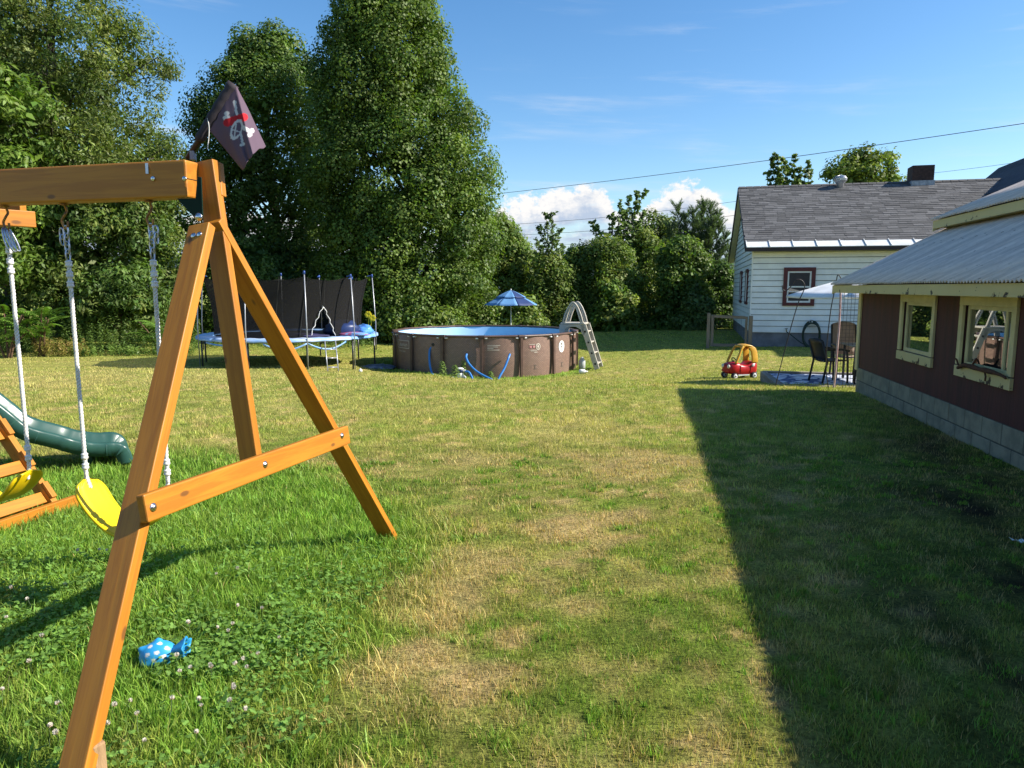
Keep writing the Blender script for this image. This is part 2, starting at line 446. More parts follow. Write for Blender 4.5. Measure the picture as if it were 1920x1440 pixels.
def grass_blades(name, x, y, h, w, colr, lean, label, tri=False, cat='grass'):
    n = len(x); z = gz(x, y)
    a = rng.uniform(0, 2 * np.pi, n); la = rng.uniform(0, 2 * np.pi, n)
    sx, sy = np.cos(a) * w / 2, np.sin(a) * w / 2
    lx, ly = np.cos(la) * lean * h, np.sin(la) * lean * h
    B = np.stack([x, y, z - .01], -1); S = np.stack([sx, sy, np.zeros(n)], -1)
    Mi = B + np.stack([lx * .35, ly * .35, h * .6], -1); T = B + np.stack([lx, ly, h * np.sqrt(np.clip(1 - (lean * .6) ** 2, .15, 1)) + .01], -1)
    m = attr_mat('grass_blade', rough=.5, spec=.25, transl=.32)
    if tri:
        V = np.stack([B - S, B + S, T], 1); C = np.repeat(colr[:, None, :], 3, 1); C[:, 2] *= 1.15
        o = np_mesh(name, V, 3, m, C.reshape(-1, 3))
    else:
        V = np.stack([B - S, B + S, Mi + S * .75, Mi - S * .75, T], 1).reshape(-1, 3)
        base = (np.arange(n) * 5)[:, None]
        idx = np.concatenate([base + np.array([[0, 1, 2, 3]]), base + np.array([[3, 2, 4]])], 1).ravel().astype(np.int32)
        st = (np.arange(n) * 7)[:, None] + np.array([[0, 4]])
        C = np.repeat(colr[:, None, :], 5, 1); C[:, 4] *= 1.2
        o = np_mesh(name, V, 0, m, C.reshape(-1, 3), faces=(idx, st.ravel().astype(np.int32)), smooth=True)
    tag(o, label, cat, kind='stuff')
    return o
def sample_strip(y0, y1, n, half=.80, pad=.6, p=1.0):
    u = rng.random(n)
    y = y0 + (y1 - y0) * u ** p
    x = rng.uniform(-1, 1, n) * (half * y + pad)
    return x, y
BLOCK = []          # (x, y, r) places without grass, filled before the lawn is sown
def not_blocked(x, y):
    k = np.ones(len(x), bool)
    for bx, by, r in BLOCK: k &= np.hypot(x - bx, y - by) > r
    # pool, house and barn footprints
    k &= np.hypot(x + .8, y - 21.3) > 2.72
    k &= ~((x > barn_x(y) - .02) & (y < 11.4))
    return k
def barn_x(y): return 5.42 - .198 * (11.1 - np.asarray(y))
def sow():
    parts = [(1.2, 2.2, 52000), (2.2, 3.2, 68000), (3.2, 4.6, 82000), (4.6, 6.5, 62000)]
    X, Y = [], []
    for y0, y1, n in parts:
        x, y = sample_strip(y0, y1, n); X.append(x); Y.append(y)
    x = np.concatenate(X); y = np.concatenate(Y)
    k = not_blocked(x, y); x, y = x[k], y[k]
    lush, dry, soil_shade, lp = lawn(x, y)
    gap = np.clip((fbm(x * 11, y * 10, 81, 3) - .30) * 6, .35, 1)
    k = (rng.random(len(x)) > soil_shade * .8) & (rng.random(len(x)) < np.maximum(gap, lush * .8)); x, y = x[k], y[k]
    # tufts: coarser bright grass in rosettes
    tx, ty = sample_strip(1.25, 6.5, 2600, p=.8); kk = (lawn(tx, ty)[1] < .45) & not_blocked(tx, ty) & (fbm(tx * 2, ty * 2, 83, 2) > .42); tx, ty = tx[kk], ty[kk]
    nt = len(tx); ta = rng.uniform(0, 6.28, nt * 22); tr_ = rng.random(nt * 22) ** .7 * np.repeat(rng.uniform(.015, .055, nt), 22)
    x = np.concatenate([x, np.repeat(tx, 22) + np.cos(ta) * tr_]); y = np.concatenate([y, np.repeat(ty, 22) + np.sin(ta) * tr_]); nb = nt * 22
    lush, dry, soil_shade, lp = lawn(x, y); n = len(x); r = rng.random(n)
    tuft = fbm(x * 6, y * 6, 71, 2)
    h = (.014 + .023 * r * r) * (.7 + .7 * tuft) * (1 + 1.1 * lush * (.4 + rng.random(n)))
    w = (.0026 + .0018 * rng.random(n)) * np.clip(y / 3, 1, 2.2)
    jit = rng.uniform(.65, 1.45, n) * (.75 + .5 * tuft)
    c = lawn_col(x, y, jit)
    straw = rng.random(n) < (.07 + .8 * dry ** 1.4) * (1 - .9 * lush)
    c[straw] = TAN * rng.uniform(.7, 1.2, (straw.sum(), 1))
    hue = rng.normal(0, .10, n); c[:, 0] *= 1 + hue
    c[-nb:] = np.array([.20, .34, .05]) * rng.uniform(.65, 1.35, (nb, 1)) * np.repeat(rng.uniform(.7, 1.2, nt), 22)[:, None]; h[-nb:] *= 1.05; w[-nb:] *= 1.35
    grass_blades('grass', x, y, h, w, c, rng.uniform(.1, 1.0, n) * .9, 'near mown lawn of green and straw coloured grass blades')
    # long blades round the swing set
    x, y = sample_strip(1.4, 5.6, 60000); x = -np.abs(x) * 1.02 + .4
    lush = lawn(x, y)[0]; k = (rng.random(len(x)) < lush * .55) & not_blocked(x, y); x, y = x[k], y[k]; n = len(x)
    c = lawn_col(x, y, rng.uniform(.7, 1.5, n)); c[:, 0] *= 1 + rng.normal(0, .12, n)
    grass_blades('grass', x, y, .035 + .065 * rng.random(n) ** 1.6, .004 + .0025 * rng.random(n), c, rng.uniform(.2, 1.2, n), 'longer lush green grass around the wooden swing set')
    # middle distance and far lawn
    X, Y = [], []
    for y0, y1, n in ((6.5, 9, 60000), (9, 13, 60000), (13, 19, 60000), (19, 34, 70000)):
        x, y = sample_strip(y0, y1, n); X.append(x); Y.append(y)
    x = np.concatenate(X); y = np.concatenate(Y); k = not_blocked(x, y); x, y = x[k], y[k]; n = len(x)
    lush, dry, soil_shade, lp = lawn(x, y); tuft = fbm(x * 3, y * 3, 72, 2)
    h = (.03 + .03 * rng.random(n)) * (.7 + .7 * tuft) * (1 + .9 * lp) * .75
    w = .0065 * y / 6.5 * (.8 + .6 * rng.random(n))
    c = lawn_col(x, y, rng.uniform(.7, 1.4, n) * (.8 + .4 * tuft)); straw = rng.random(n) < .12 + .4 * dry
    c[straw] = c[straw] * .4 + TAN * .6 * rng.uniform(.7, 1.2, (straw.sum(), 1))
    grass_blades('grass', x, y, h, w, c, rng.uniform(.1, 1, n), 'farther mown lawn reaching back to pool and hedge', tri=True)

# ================================================================== BARN (red-brown, low eaves, right)
M_cream = mat('cream_paint', (.64, .55, .28), (.54, .46, .23), rough=.6, scale=5, bump=.15, bscale=30)
M_red = mat('barn_red', (.085, .025, .023), (.048, .019, .018), rough=.7, scale=3.5, bump=.35, bscale=24, stretch=(2.2, 2.2, .22), lo=.3, hi=.75)
M_blockp = mat('painted_block', (.27, .255, .18), (.18, .172, .125), rough=.9, scale=5, bump=.5, bscale=60)
M_mortar = mat('mortar', (.10, .10, .08), (.07, .07, .06), rough=.95, scale=9)
M_dark = mat('dark_void', (.012, .011, .010), (.02, .018, .016), rough=.9)
def glass_mat(name, k_refl, tint=(.012, .014, .014)):
    m = bpy.data.materials.new(name); m.use_nodes = True; t = m.node_tree; k = NT(t); t.nodes.remove(t.nodes['Principled BSDF'])
    d = k.n('ShaderNodeBsdfDiffuse'); d.inputs[0].default_value = tint + (1,)
    g = k.n('ShaderNodeBsdfGlossy'); g.inputs['Roughness'].default_value = .012; g.inputs[0].default_value = (.95, .98, .97, 1)
    bn = k.n('ShaderNodeBump'); bn.inputs['Strength'].default_value = .025; bn.inputs['Distance'].default_value = .02
    t.links.new(k.noise(k.n('ShaderNodeTexCoord').outputs['Object'], 1.6, 1.0), bn.inputs['Height']); t.links.new(bn.outputs[0], g.inputs['Normal'])
    fr = k.n('ShaderNodeFresnel'); fr.inputs[0].default_value = 1.5
    mx = k.n('ShaderNodeMixShader'); t.links.new(k.m('MULTIPLY', fr.outputs[0], k_refl, clamp=True), mx.inputs[0])
    t.links.new(d.outputs[0], mx.inputs[1]); t.links.new(g.outputs[0], mx.inputs[2]); t.links.new(mx.outputs[0], t.nodes['Material Output'].inputs[0])
    return m
M_glass = glass_mat('window_glass', 3.2)
M_glass2 = glass_mat('house_glass', 2.0, (.05, .055, .06))
def peel_mat():
    m = bpy.data.materials.new('peeling_cream_paint'); m.use_nodes = True; t = m.node_tree; k = NT(t); b = t.nodes['Principled BSDF']
    co = k.n('ShaderNodeTexCoord').outputs['Object']
    sp = k.n('ShaderNodeSeparateXYZ'); t.links.new(co, sp.inputs[0])
    n1 = k.noise(co, 7.0, 6.0, .7); n0 = k.noise(co, .9, 2.0)
    low = k.sstep(sp.outputs[1], .075, -.06)       # wear eats up from the lower edge of the board
    f = k.sstep(k.m('ADD', k.m('ADD', n1, k.m('MULTIPLY', n0, .35)), k.m('MULTIPLY', low, .10)), .852, .872)
    c = k.mix(k.noise(co, 4.0, 4.0), (.62, .51, .24, 1), (.52, .43, .20, 1))
    t.links.new(k.mix(f, c, (.05, .035, .025, 1)), b.inputs['Base Color']); b.inputs['Roughness'].default_value = .65
    bn = k.n('ShaderNodeBump'); bn.inputs['Strength'].default_value = .6; bn.inputs['Distance'].default_value = .004; bn.invert = True
    t.links.new(f, bn.inputs['Height']); t.links.new(bn.outputs[0], b.inputs['Normal'])
    return m
M_peel = peel_mat()
def corr_mat(name, c1, c2, c3):
    m = bpy.data.materials.new(name); m.use_nodes = True; t = m.node_tree; k = NT(t); b = t.nodes['Principled BSDF']
    co = k.n('ShaderNodeTexCoord').outputs['Object']
    mp = k.n('ShaderNodeMapping'); mp.inputs['Scale'].default_value = (3.0, .5, 1); t.links.new(co, mp.inputs[0])
    f = k.sstep(k.noise(mp.outputs[0], 2.0, 6.0, .65), .3, .7); r = k.sstep(k.noise(co, 13.0, 5.0, .75), .62, .68)
    t.links.new(k.mix(r, k.mix(f, c1 + (1,), c2 + (1,)), c3 + (1,)), b.inputs['Base Color'])
    b.inputs['Roughness'].default_value = .6; b.inputs['Metallic'].default_value = .0; b.inputs['Specular IOR Level'].default_value = .4
    return m
M_corr = corr_mat('weathered_tin', (.80, .66, .54), (.50, .41, .34), (.26, .19, .15))
BU = Vector((-.194, -.981, 0)).normalized(); BV = Vector((-BU.y, BU.x, 0)) ; BV = BV if BV.x > 0 else -BV
B0 = Vector((5.42, 11.1, 0))
def bp(a, v, z): return B0 + BU * a + BV * v + Vector((0, 0, z))
BAX = Matrix((BU, Vector((0, 0, 1)), BU.cross(Vector((0, 0, 1))))).transposed()     # local x along wall, y up
def bbox(mb, a0, a1, v0, v1, z0, z1):
    return mb.hexa([bp(a0, v0, z0), bp(a1, v0, z0), bp(a1, v1, z0), bp(a0, v1, z0)], [bp(a0, v0, z1), bp(a1, v0, z1), bp(a1, v1, z1), bp(a0, v1, z1)])
barn = empty('barn', bp(9, 2, -.1), 'low dark red barn with corrugated tin roof, right of the lawn', 'barn')
BLEN, EZ, SL, SLU = 19.0, 1.60, .52, .44
WIN = [(1.88, 3.05), (3.72, 4.92)]
WZ0, WZ1 = .66, 1.49
def build_barn():
    # wall with real openings
    w = MB(); edges = [0.0]
    for a0, a1 in WIN: edges += [a0 + .07, a1 - .07]
    edges.append(BLEN)
    for i in range(0, len(edges), 2): bbox(w, edges[i], edges[i + 1], 0, .12, WZ0 + .09, WZ1 - .10)
    bbox(w, 0, BLEN, 0, .12, .32, WZ0 + .09); bbox(w, 0, BLEN, 0, .12, WZ1 - .10, 1.66)
    w.build('wall', M_red, barn)
    # end wall, upper wall and far side
    e = MB().prism([bp(0, .12, .32), bp(0, 6.9, .32), bp(0, 6.9, 1.7), bp(0, 4.2, 3.95), bp(0, 1.4, 2.72), bp(0, 1.4, 2.4), bp(0, .12, 1.78)], BU * .1)
    e.prism([bp(BLEN, .12, .32), bp(BLEN, 6.9, .32), bp(BLEN, 6.9, 1.7), bp(BLEN, 4.2, 3.95), bp(BLEN, 1.4, 2.72), bp(BLEN, 1.4, 2.3), bp(BLEN, .12, 1.70)], BU * -.1)
    bbox(e, 0, BLEN, 6.8, 6.9, .32, 1.7); e.build('wall', M_red, barn)
    u = MB(); bbox(u, .1, BLEN - .1, 1.4, 1.5, 2.2, 2.76); u.build('upper_wall', mat('dark_boards', (.035, .025, .022), (.02, .016, .015), rough=.8), barn)
    c = MB(); bbox(c, -.012, .08, 1.375, 1.4, 2.28, 2.64); c.build('corner_board', M_cream, barn, bevel=.003)
    # foundation: three courses of blocks in front of a mortar bed
    f = MB(); bbox(f, .002, BLEN, -.0025, .20, -.45, .318); bbox(f, .012, .2, .2, 6.8, -.45, .318); f.build('foundation', M_mortar, barn)
    for r in range(3):
        z1 = .32 - .2 * r
        a = 0.0; first = .2 if r % 2 else .4
        while a < 9.4:
            L = first if a == 0 else .4
            b = MB(); j = random.uniform(-.003, .003)
            bbox(b, a + .006, a + L - .007, -.006 + j, .1, z1 - .193, z1 - .006)
            b.build('block', M_blockp, barn, bevel=.006)
            a += L
    for j in range(8):                                # end wall blocks
        b = MB(); bbox(b, -.004, .1, .115 + j * .4, .505 + j * .4, .125, .316); b.build('block', M_blockp, barn, bevel=.006)
    # corner board
    c = MB(); bbox(c, -.015, .085, -.03, -.003, .28, 1.47); c.build('corner_board', M_cream, barn, bevel=.003)
    c = MB(); bbox(c, -.04, -.012, -.03, .09, .28, 1.47); c.build('corner_board', M_cream, barn, bevel=.003)
    # fascia and soffit
    fz = EZ - .02
    def fascia(a0, a1, v, z0, z1, name='fascia_board'):
        m_ = (bp(a0, v, (z0 + z1) / 2) + bp(a1, v, (z0 + z1) / 2)) / 2
        b = MB(); bbox(b, a0, a1, v, v + .03, z0, z1); b.build(name, M_peel, barn, origin=m_, axes=BAX, bevel=.003)
    a = -.15; 
    for L in (3.66, 3.66, 4.2, 4.2, 3.4): fascia(a + .002, min(a + L, BLEN + .1) - .002, -.40, EZ - .125, EZ - .012); a += L
    s = MB(); bbox(s, -.13, BLEN, -.37, 0, EZ - .125, EZ - .10); s.build('soffit', M_cream, barn)
    fascia(-.15, BLEN, .98, 2.44, 2.56); s = MB(); bbox(s, -.14, BLEN, 1.01, 1.40, 2.45, 2.47); s.build('soffit', M_cream, barn)
    # rake boards on the far end
    b = MB().prism([bp(-.15, -.40, EZ - .15), bp(-.15, 1.45, EZ - .15 + SL * 1.85), bp(-.15, 1.45, EZ - .02 + SL * 1.85), bp(-.15, -.40, EZ - .02)], BU * .03); b.build('rake_board', M_cream, barn)
    b = MB().prism([bp(-.15, .98, 2.40), bp(-.15, 4.2, 2.40 + SLU * 3.22), bp(-.15, 4.2, 2.55 + SLU * 3.22), bp(-.15, .98, 2.55)], BU * .03); b.build('rake_board', M_cream, barn)
    # tin sheets with their corrugation
    def sheet(a0, wd, v0, v1, z0, lift, sl, n=84, per=.066):
        rows = []
        for v in np.linspace(v0, v1, 5):
            rows.append([bp(a0 + wd * i / n, v, z0 + sl * (v - v0) + .0135 * math.sin(2 * math.pi * wd * i / n / per) + lift + random.uniform(-.001, .001)) for i in range(n + 1)])
        o = MB().grid(rows).build('roof_sheet', M_corr, barn, smooth=True, origin=bp(a0, v0, z0), axes=BAX, solid=.0025)
    a = -.17; k = 0
    while a < BLEN:
        jv = random.uniform(-.010, .010)
        sheet(a, .693, -.43 + jv, 1.48, EZ + .006 + jv * SL, .003 * (k % 2), SL); sheet(a, .693, .94 + jv, 4.2, 2.575 + jv * SLU, .003 * (k % 2), SLU)
        a += .66; k += 1
    far = MB().prism([bp(-.15, 4.2, 4.03), bp(-.15, 7.3, 2.63), bp(-.15, 7.3, 2.60), bp(-.15, 4.2, 4.0)], BU * (BLEN + .2)); far.build('back_roof', M_corr, barn)
    rc = MB().prism([bp(-.18, 4.02, 3.99), bp(-.18, 4.2, 4.075), bp(-.18, 4.38, 3.99), bp(-.18, 4.2, 4.06)], BU * (BLEN + .25)); rc.build('ridge_cap', M_corr, barn)
    # windows
    for wi, (a0, a1) in enumerate(WIN):
        win = MB(); bbox(win, a0, a1, -.032, -.002, WZ1 - .115, WZ1); wo = win.build('window', M_cream, barn, bevel=.003)
        for nm, (q0, q1, v0, v1, z0, z1) in {'window_trim': (a0, a0 + .085, -.030, -.002, WZ0 + .10, WZ1 - .116), 'window_trim_b': (a1 - .085, a1, -.030, -.002, WZ0 + .10, WZ1 - .116)}.items():
            t = MB(); bbox(t, q0, q1, v0, v1, z0, z1); t.build('trim_board', M_cream, wo, bevel=.003)
        t = MB(); bbox(t, a0 - .005, a1 + .005, -.035, -.002, WZ0 - .02, WZ0 + .088); t.build('sill', M_peel, wo, bevel=.003, origin=bp((a0 + a1) / 2, 0, WZ0 + .05), axes=BAX)
        t = MB(); i0, i1, zz0, zz1 = a0 + .086, a1 - .086, WZ0 + .09, WZ1 - .117
        s1, s2 = (.05, .05)
        bbox(t, i0, i0 + s1, .02, .055, zz0, zz1); bbox(t, i1 - s2, i1, .02, .055, zz0, zz1)
        bbox(t, i0 + s1, i1 - s2, .02, .055, zz0, zz0 + .045); bbox(t, i0 + s1, i1 - s2, .02, .055, zz1 - .04, zz1); 
        if wi == 1: bbox(t, i1 - .22, i1 - .18, .021, .054, zz0 + .045, zz1 - .04)
        t.build('sash', M_cream, wo, bevel=.002)
        gl = MB(); bbox(gl, i0 + .02, i1 - .02, .034, .040, zz0 + .02, zz1 - .02); gl.build('pane', M_glass, wo, origin=bp(i0, .03, zz0), axes=BAX)
        dk = MB(); bbox(dk, i0 - .05, i1 + .05, .13, .15, zz0 - .1, zz1 + .1); dk.build('interior', M_dark, wo)
build_barn()

# ================================================================== HOUSE (white clapboard)
C0 = G(1405, 650)
HU = Vector((.970, -.243, 0)).normalized(); HD = Vector((.243, .970, 0)).normalized()
H0 = Vector((C0.x, C0.y, 0))
def hp(u, d, z): return H0 + HU * u + HD * d + Vector((0, 0, z))
HAX = Matrix((HU, HD, Vector((0, 0, 1)))).transposed()
def hbox(mb, u0, u1, d0, d1, z0, z1):
    return mb.hexa([hp(u0, d0, z0), hp(u1, d0, z0), hp(u1, d1, z0), hp(u0, d1, z0)], [hp(u0, d0, z1), hp(u1, d0, z1), hp(u1, d1, z1), hp(u0, d1, z1)])
M_siding = mat('white_clapboard', (.82, .82, .79), (.74, .74, .71), rough=.6, scale=2.5, bump=.1, bscale=30)
M_trimw = mat('white_trim', (.72, .74, .74), (.62, .64, .64), rough=.5)
M_maroon = mat('maroon_trim', (.10, .018, .022), (.07, .015, .018), rough=.5)
M_conc = mat('concrete', (.20, .20, .22), (.14, .14, .155), rough=.9, scale=3, bump=.3)
M_soffit = mat('yellowed_soffit', (.70, .64, .40), (.6, .55, .36), rough=.7)
house = empty('house', hp(7, 5, float(C0.z)), 'small white clapboard house with grey shingle roof beyond the barn', 'house')
HL, HDp, HE, HR, OV = 9.6, 11.0, 2.93, 5.66, .42
SLH = (HR - HE) / (HDp / 2 + OV)
SB = .05            # bottom of siding
def build_house():
    core = MB(); hbox(core, .02, HL, .02, HDp - .02, SB, HE + .05)
    core.prism([hp(.02, .02, HE + .04), hp(.02, HDp - .02, HE + .04), hp(.02, HDp / 2, HR - .10)], HU * HL)
    core.build('wall', mat('lap_shade_sheathing', (.20, .215, .21), rough=.9), house)  # dark tone showing in the board gaps paints the shade under the laps
    fd = MB(); hbox(fd, .03, HL, .03, HDp - .03, -.8, SB); fd.build('foundation', M_conc, house)
    ex = .195; z = SB; k = 0
    while z < HE - .08:
        z1 = min(z + ex - .022, HE - .02)
        b = MB(); b.hexa([hp(-.030, -.030, z), hp(HL, -.030, z), hp(HL, .02, z), hp(-.030, .02, z)], [hp(-.006, -.006, z1), hp(HL, -.006, z1), hp(HL, .02, z1), hp(-.006, .02, z1)])
        b.build('siding_board', M_siding, house)
        z += ex
    z = SB
    while z < HR - .4:
        z1 = z + ex - .022
        half = 1e9 if z1 < HE else (HR - .12 - z1) / SLH
        d0, d1 = max(.022, HDp / 2 - half), min(HDp, HDp / 2 + half)
        if d1 - d0 > .3:
            b = MB(); b.hexa([hp(-.030, d0, z), hp(.015, d0, z), hp(.015, d1, z), hp(-.030, d1, z)], [hp(-.006, d0, z1), hp(.015, d0, z1), hp(.015, d1, z1), hp(-.006, d1, z1)])
            b.build('siding_board', M_siding, house)
        z += ex
    cb = MB(); hbox(cb, -.040, .0, -.040, .07, SB, HE - .06); cb.build('corner_board', M_siding, house)
    # roof: deck, joined shingle courses, white metal eave panels
    gl = .28
    def rp(u, s, up=0):          # s along slope (plan distance from front eave)
        return hp(u, -OV + s, HE + SLH * s + up)
    dk = MB(); dk.prism([rp(-gl, 0, -.02), rp(-gl, HDp / 2 + OV, -.02), hp(-gl, HDp + OV, HE - .02), hp(-gl, HDp + OV, HE - .12), rp(-gl, HDp / 2 + OV, -.14), rp(-gl, 0, -.12)], HU * (HL + gl))
    roof = dk.build('roof', mat('roof_deck', (.10, .10, .10), rough=.9), house)
    sf = MB(); hbox(sf, -gl + .03, HL, -OV + .02, -.03, HE - .125 - .02, HE - .122); sf.build('soffit', M_soffit, house)
    sf = MB(); sf.prism([rp(-gl + .02, .05, -.145), rp(-gl + .02, HDp / 2 + OV, -.16), rp(-gl + .02, HDp / 2 + OV, -.142), rp(-gl + .02, .05, -.125)], HU * (gl - .05))
    sf.prism([hp(-gl + .02, HDp + OV, HE - .145), hp(-gl + .02, HDp / 2, HR - .16), hp(-gl + .02, HDp / 2, HR - .142), hp(-gl + .02, HDp + OV, HE - .125)], HU * (gl - .05))
    hbox(sf, -gl + .02, -.03, HDp + .03, HDp + OV - .02, HE - .30, HE - .27); sf.build('gable_soffit', M_soffit, house)
    M_fasc = mat('dark_fascia', (.035, .022, .022), (.025, .018, .018), rough=.6)
    fs = MB(); hbox(fs, -gl, HL, -OV - .025, -OV, HE - .16, HE - .02); fs.build('fascia_board', M_fasc, house)
    rk = MB(); rk.prism([rp(-gl - .03, 0, -.16), rp(-gl - .03, HDp / 2 + OV, -.17), rp(-gl - .03, HDp / 2 + OV, -.01), rp(-gl - .03, 0, -.01)], HU * .028)
    rk.prism([hp(-gl - .03, HDp + OV, HE - .16), hp(-gl - .03, HDp / 2, HR - .17), hp(-gl - .03, HDp / 2, HR - .01), hp(-gl - .03, HDp + OV, HE - .01)], HU * .028); rk.build('rake_board', M_fasc, house)
    # shingles: every tab its own slab, tone by tab
    S1 = HDp / 2 + OV; S0 = .44; n = 29; st = (S1 - S0) / n
    V, C = [], []
    for i in range(n):
        s = S0 + i * st; u = -gl - .02 - random.random() * .4
        while u < HL:
            wd = random.choice((.22, .28, .34, .42, .5)); ua, ub = max(u, -gl - .025), min(u + wd, HL)
            if ub - ua > .05:
                lf = random.uniform(.010, .026); g = random.choice((.085, .095, .11, .125, .138)) * random.uniform(.9, 1.1)
                q = [rp(ua + .004, s - .03, lf), rp(ub - .004, s - .03, lf), rp(ub - .004, s + st, .004), rp(ua + .004, s + st, .004)]
                fr = [rp(ua + .004, s - .03, 0), rp(ub - .004, s - .03, 0), q[1], q[0]]
                V += [q, fr]; C += [[(g, g * .99, g * 1.0)] * 4] * 2
            u += wd
    V = np.array([[list(p) for p in q] for q in V]); C = np.array(C).reshape(-1, 3)
    sh = np_mesh('shingles', V, 4, attr_mat('shingle', rough=.9, spec=.2, bump=.6), C, parent=roof); sh['kind'] = 'stuff'
    rdg = MB(); u = -gl
    while u < HL:
        rdg.prism([rp(u, S1 - .16, .035), hp(u, HDp / 2, HR + .045), hp(u, HDp / 2 + .16, HR - .03), hp(u, HDp / 2, HR + .01)], HU * .27); u += .29
    rdg.build('ridge_cap', mat('ridge_shingle', (.10, .095, .095), (.07, .07, .07), rough=.9), roof)
    bk = MB().prism([hp(-gl, HDp + OV, HE), hp(-gl, HDp / 2, HR), hp(-gl, HDp / 2, HR + .012), hp(-gl, HDp + OV, HE + .012)], HU * (HL + gl)); bk.build('back_slope', mat('back_shingle', (.09, .09, .09), rough=.9), roof)
    M_tin = mat('white_tin', (.74, .74, .72), (.62, .62, .60), rough=.45, scale=2)
    u = -gl; pw = .745
    while u < HL:
        ue = min(u + pw, HL)
        p = MB().hexa([rp(u + .003, -.03, -.015), rp(ue - .003, -.03, -.015), rp(ue - .003, .46, -.01), rp(u + .003, .46, -.01)], [rp(u + .003, -.03, .004), rp(ue - .003, -.03, .004), rp(ue - .003, .46, .006), rp(u + .003, .46, .006)])
        p.hexa([rp(u + .003, -.03, .004), rp(u + .033, -.03, .004), rp(u + .033, .44, .006), rp(u + .003, .44, .006)], [rp(u + .008, -.03, .038), rp(u + .028, -.03, .038), rp(u + .028, .44, .04), rp(u + .008, .44, .04)])
        p.build('eave_panel', M_tin, roof); u += pw
    # chimney and turbine vent
    ch = MB(); hbox(ch, 6.12, 6.88, HDp / 2 - .36, HDp / 2 + .36, HR - .3, HR + .58)
    co = ch.build('chimney', mat('soot_brick', (.085, .05, .04), (.05, .032, .028), rough=.95, scale=14, bump=.8), roof)
    for r in range(8):
        zz = HR - .06 + r * .08
        for k in range(4):
            u0 = 6.115 + (k * .2 + (.1 if r % 2 else 0)); u1 = min(u0 + .19, 6.885)
            if u1 - u0 > .04:
                b = MB(); hbox(b, u0, u1, HDp / 2 - .368, HDp / 2 - .33, zz, zz + .07); b.build('brick', MATS['soot_brick'], co)
    fl = MB(); hbox(fl, 6.09, 6.91, HDp / 2 - .42, HDp / 2 + .4, HR - .22, HR - .0); fl.build('flashing', mat('lead_flashing', (.42, .43, .45), (.26, .27, .29), rough=.5, metal=.4, scale=9), co)
    vb = hp(3.55, HDp / 2 - .35, HR - .16)
    vt = MB().lathe(vb, [(.13, -.1), (.13, .14), (.16, .16), (.17, .17)], 16)
    vo = vt.build('turbine_vent', mat('galvanised', (.62, .63, .64), (.48, .49, .5), rough=.35, metal=.7), roof, smooth=True)
    hd = MB()
    for j in range(20):
        a = 2 * math.pi * j / 20
        def q(r_, h, da): return vb + Vector((r_ * math.cos(a + da), r_ * math.sin(a + da), h))
        rows = [[q(.15, .17, 0), q(.17, .17, .26)], [q(.215, .26, .05), q(.235, .26, .31)], [q(.225, .34, .08), q(.245, .34, .34)], [q(.16, .43, .12), q(.175, .435, .38)], [q(.04, .47, .2), q(.05, .475, .46)]]
        hd.grid(rows)
    hd.lathe(vb, [(.06, .46), (.03, .49)], 10); hd.build('turbine_head', MATS['galvanised'], vo, solid=.004)
    # windows
    def window(f, w, z0, z1, nm):
        """f(s, out, z): s across, out = proud of the wall"""
        def bx(mb, s0, s1, o0, o1, za, zb):
            return mb.hexa([f(s0, o1, za), f(s1, o1, za), f(s1, o0, za), f(s0, o0, za)], [f(s0, o1, zb), f(s1, o1, zb), f(s1, o0, zb), f(s0, o0, zb)])
        t = MB(); bx(t, -w / 2, w / 2, -.02, .05, z1 - .13, z1); bx(t, -w / 2, w / 2, -.02, .05, z0, z0 + .11)
        bx(t, -w / 2, -w / 2 + .13, -.02, .048, z0 + .11, z1 - .13); bx(t, w / 2 - .13, w / 2, -.02, .048, z0 + .11, z1 - .13)
        wo = t.build('window', M_maroon, house)
        i = w / 2 - .13; zm = (z0 + z1) / 2
        s = MB(); bx(s, -i, i, -.01, .03, z1 - .18, z1 - .13); bx(s, -i, i, -.01, .03, z0 + .11, z0 + .17); bx(s, -i, -i + .05, -.01, .03, z0 + .17, z1 - .18); bx(s, i - .05, i, -.01, .03, z0 + .17, z1 - .18)
        bx(s, -i + .05, i - .05, -.008, .028, zm - .03, zm + .02); s.build('sash', M_trimw, wo)
        for za, zb, o in ((z0 + .17, zm - .03, .006), (zm + .02, z1 - .18, .012)):
            g = MB(); bx(g, -i + .05, i - .05, o - .004, o, za, zb); g.build('pane', M_glass2, wo)
    window(lambda s, o, z: hp(1.52 + s, -.022 - o, z), 1.02, .94, 2.24, 'front')
    for dd in (2.0, 5.2): window(lambda s, o, z: hp(-.022 - o, dd + s, z), .95, .94, 2.24, 'side')
    # faucet, outlet, drip edge at the base of the siding
    ob = MB(); hbox(ob, 2.72, 2.90, -.09, -.022, .16, .32); ob.build('outlet_box', M_trimw, house, bevel=.01)
    fa = MB().tube([hp(1.18, -.0, .12), hp(1.18, -.12, .12), hp(1.18, -.15, .06)], .02); fa.tube([hp(1.13, -.10, .16), hp(1.23, -.10, .16)], .012); fa.build('faucet', mat('brass_dull', (.25, .2, .1), rough=.4, metal=.8), house)
    db = MB(); hbox(db, -.03, HL, -.03, .0, SB - .03, SB - .002); db.build('drip_board', M_siding, house)
    # taller wing with dark gambrel roof behind the right end
    prof = [(8.3, 4.9), (9.3, 5.62), (10.2, 6.22), (10.68, 6.66), (12.4, 7.35), (15.5, 8.3)]
    rows = [[hp(u, d, z) for u, z in prof] for d in np.linspace(-1.5, 9.7, 14)]
    M_dsh = mat('dark_shingle', (.055, .055, .065), (.035, .035, .042), rough=.9, scale=5, bump=.6, bscale=20)
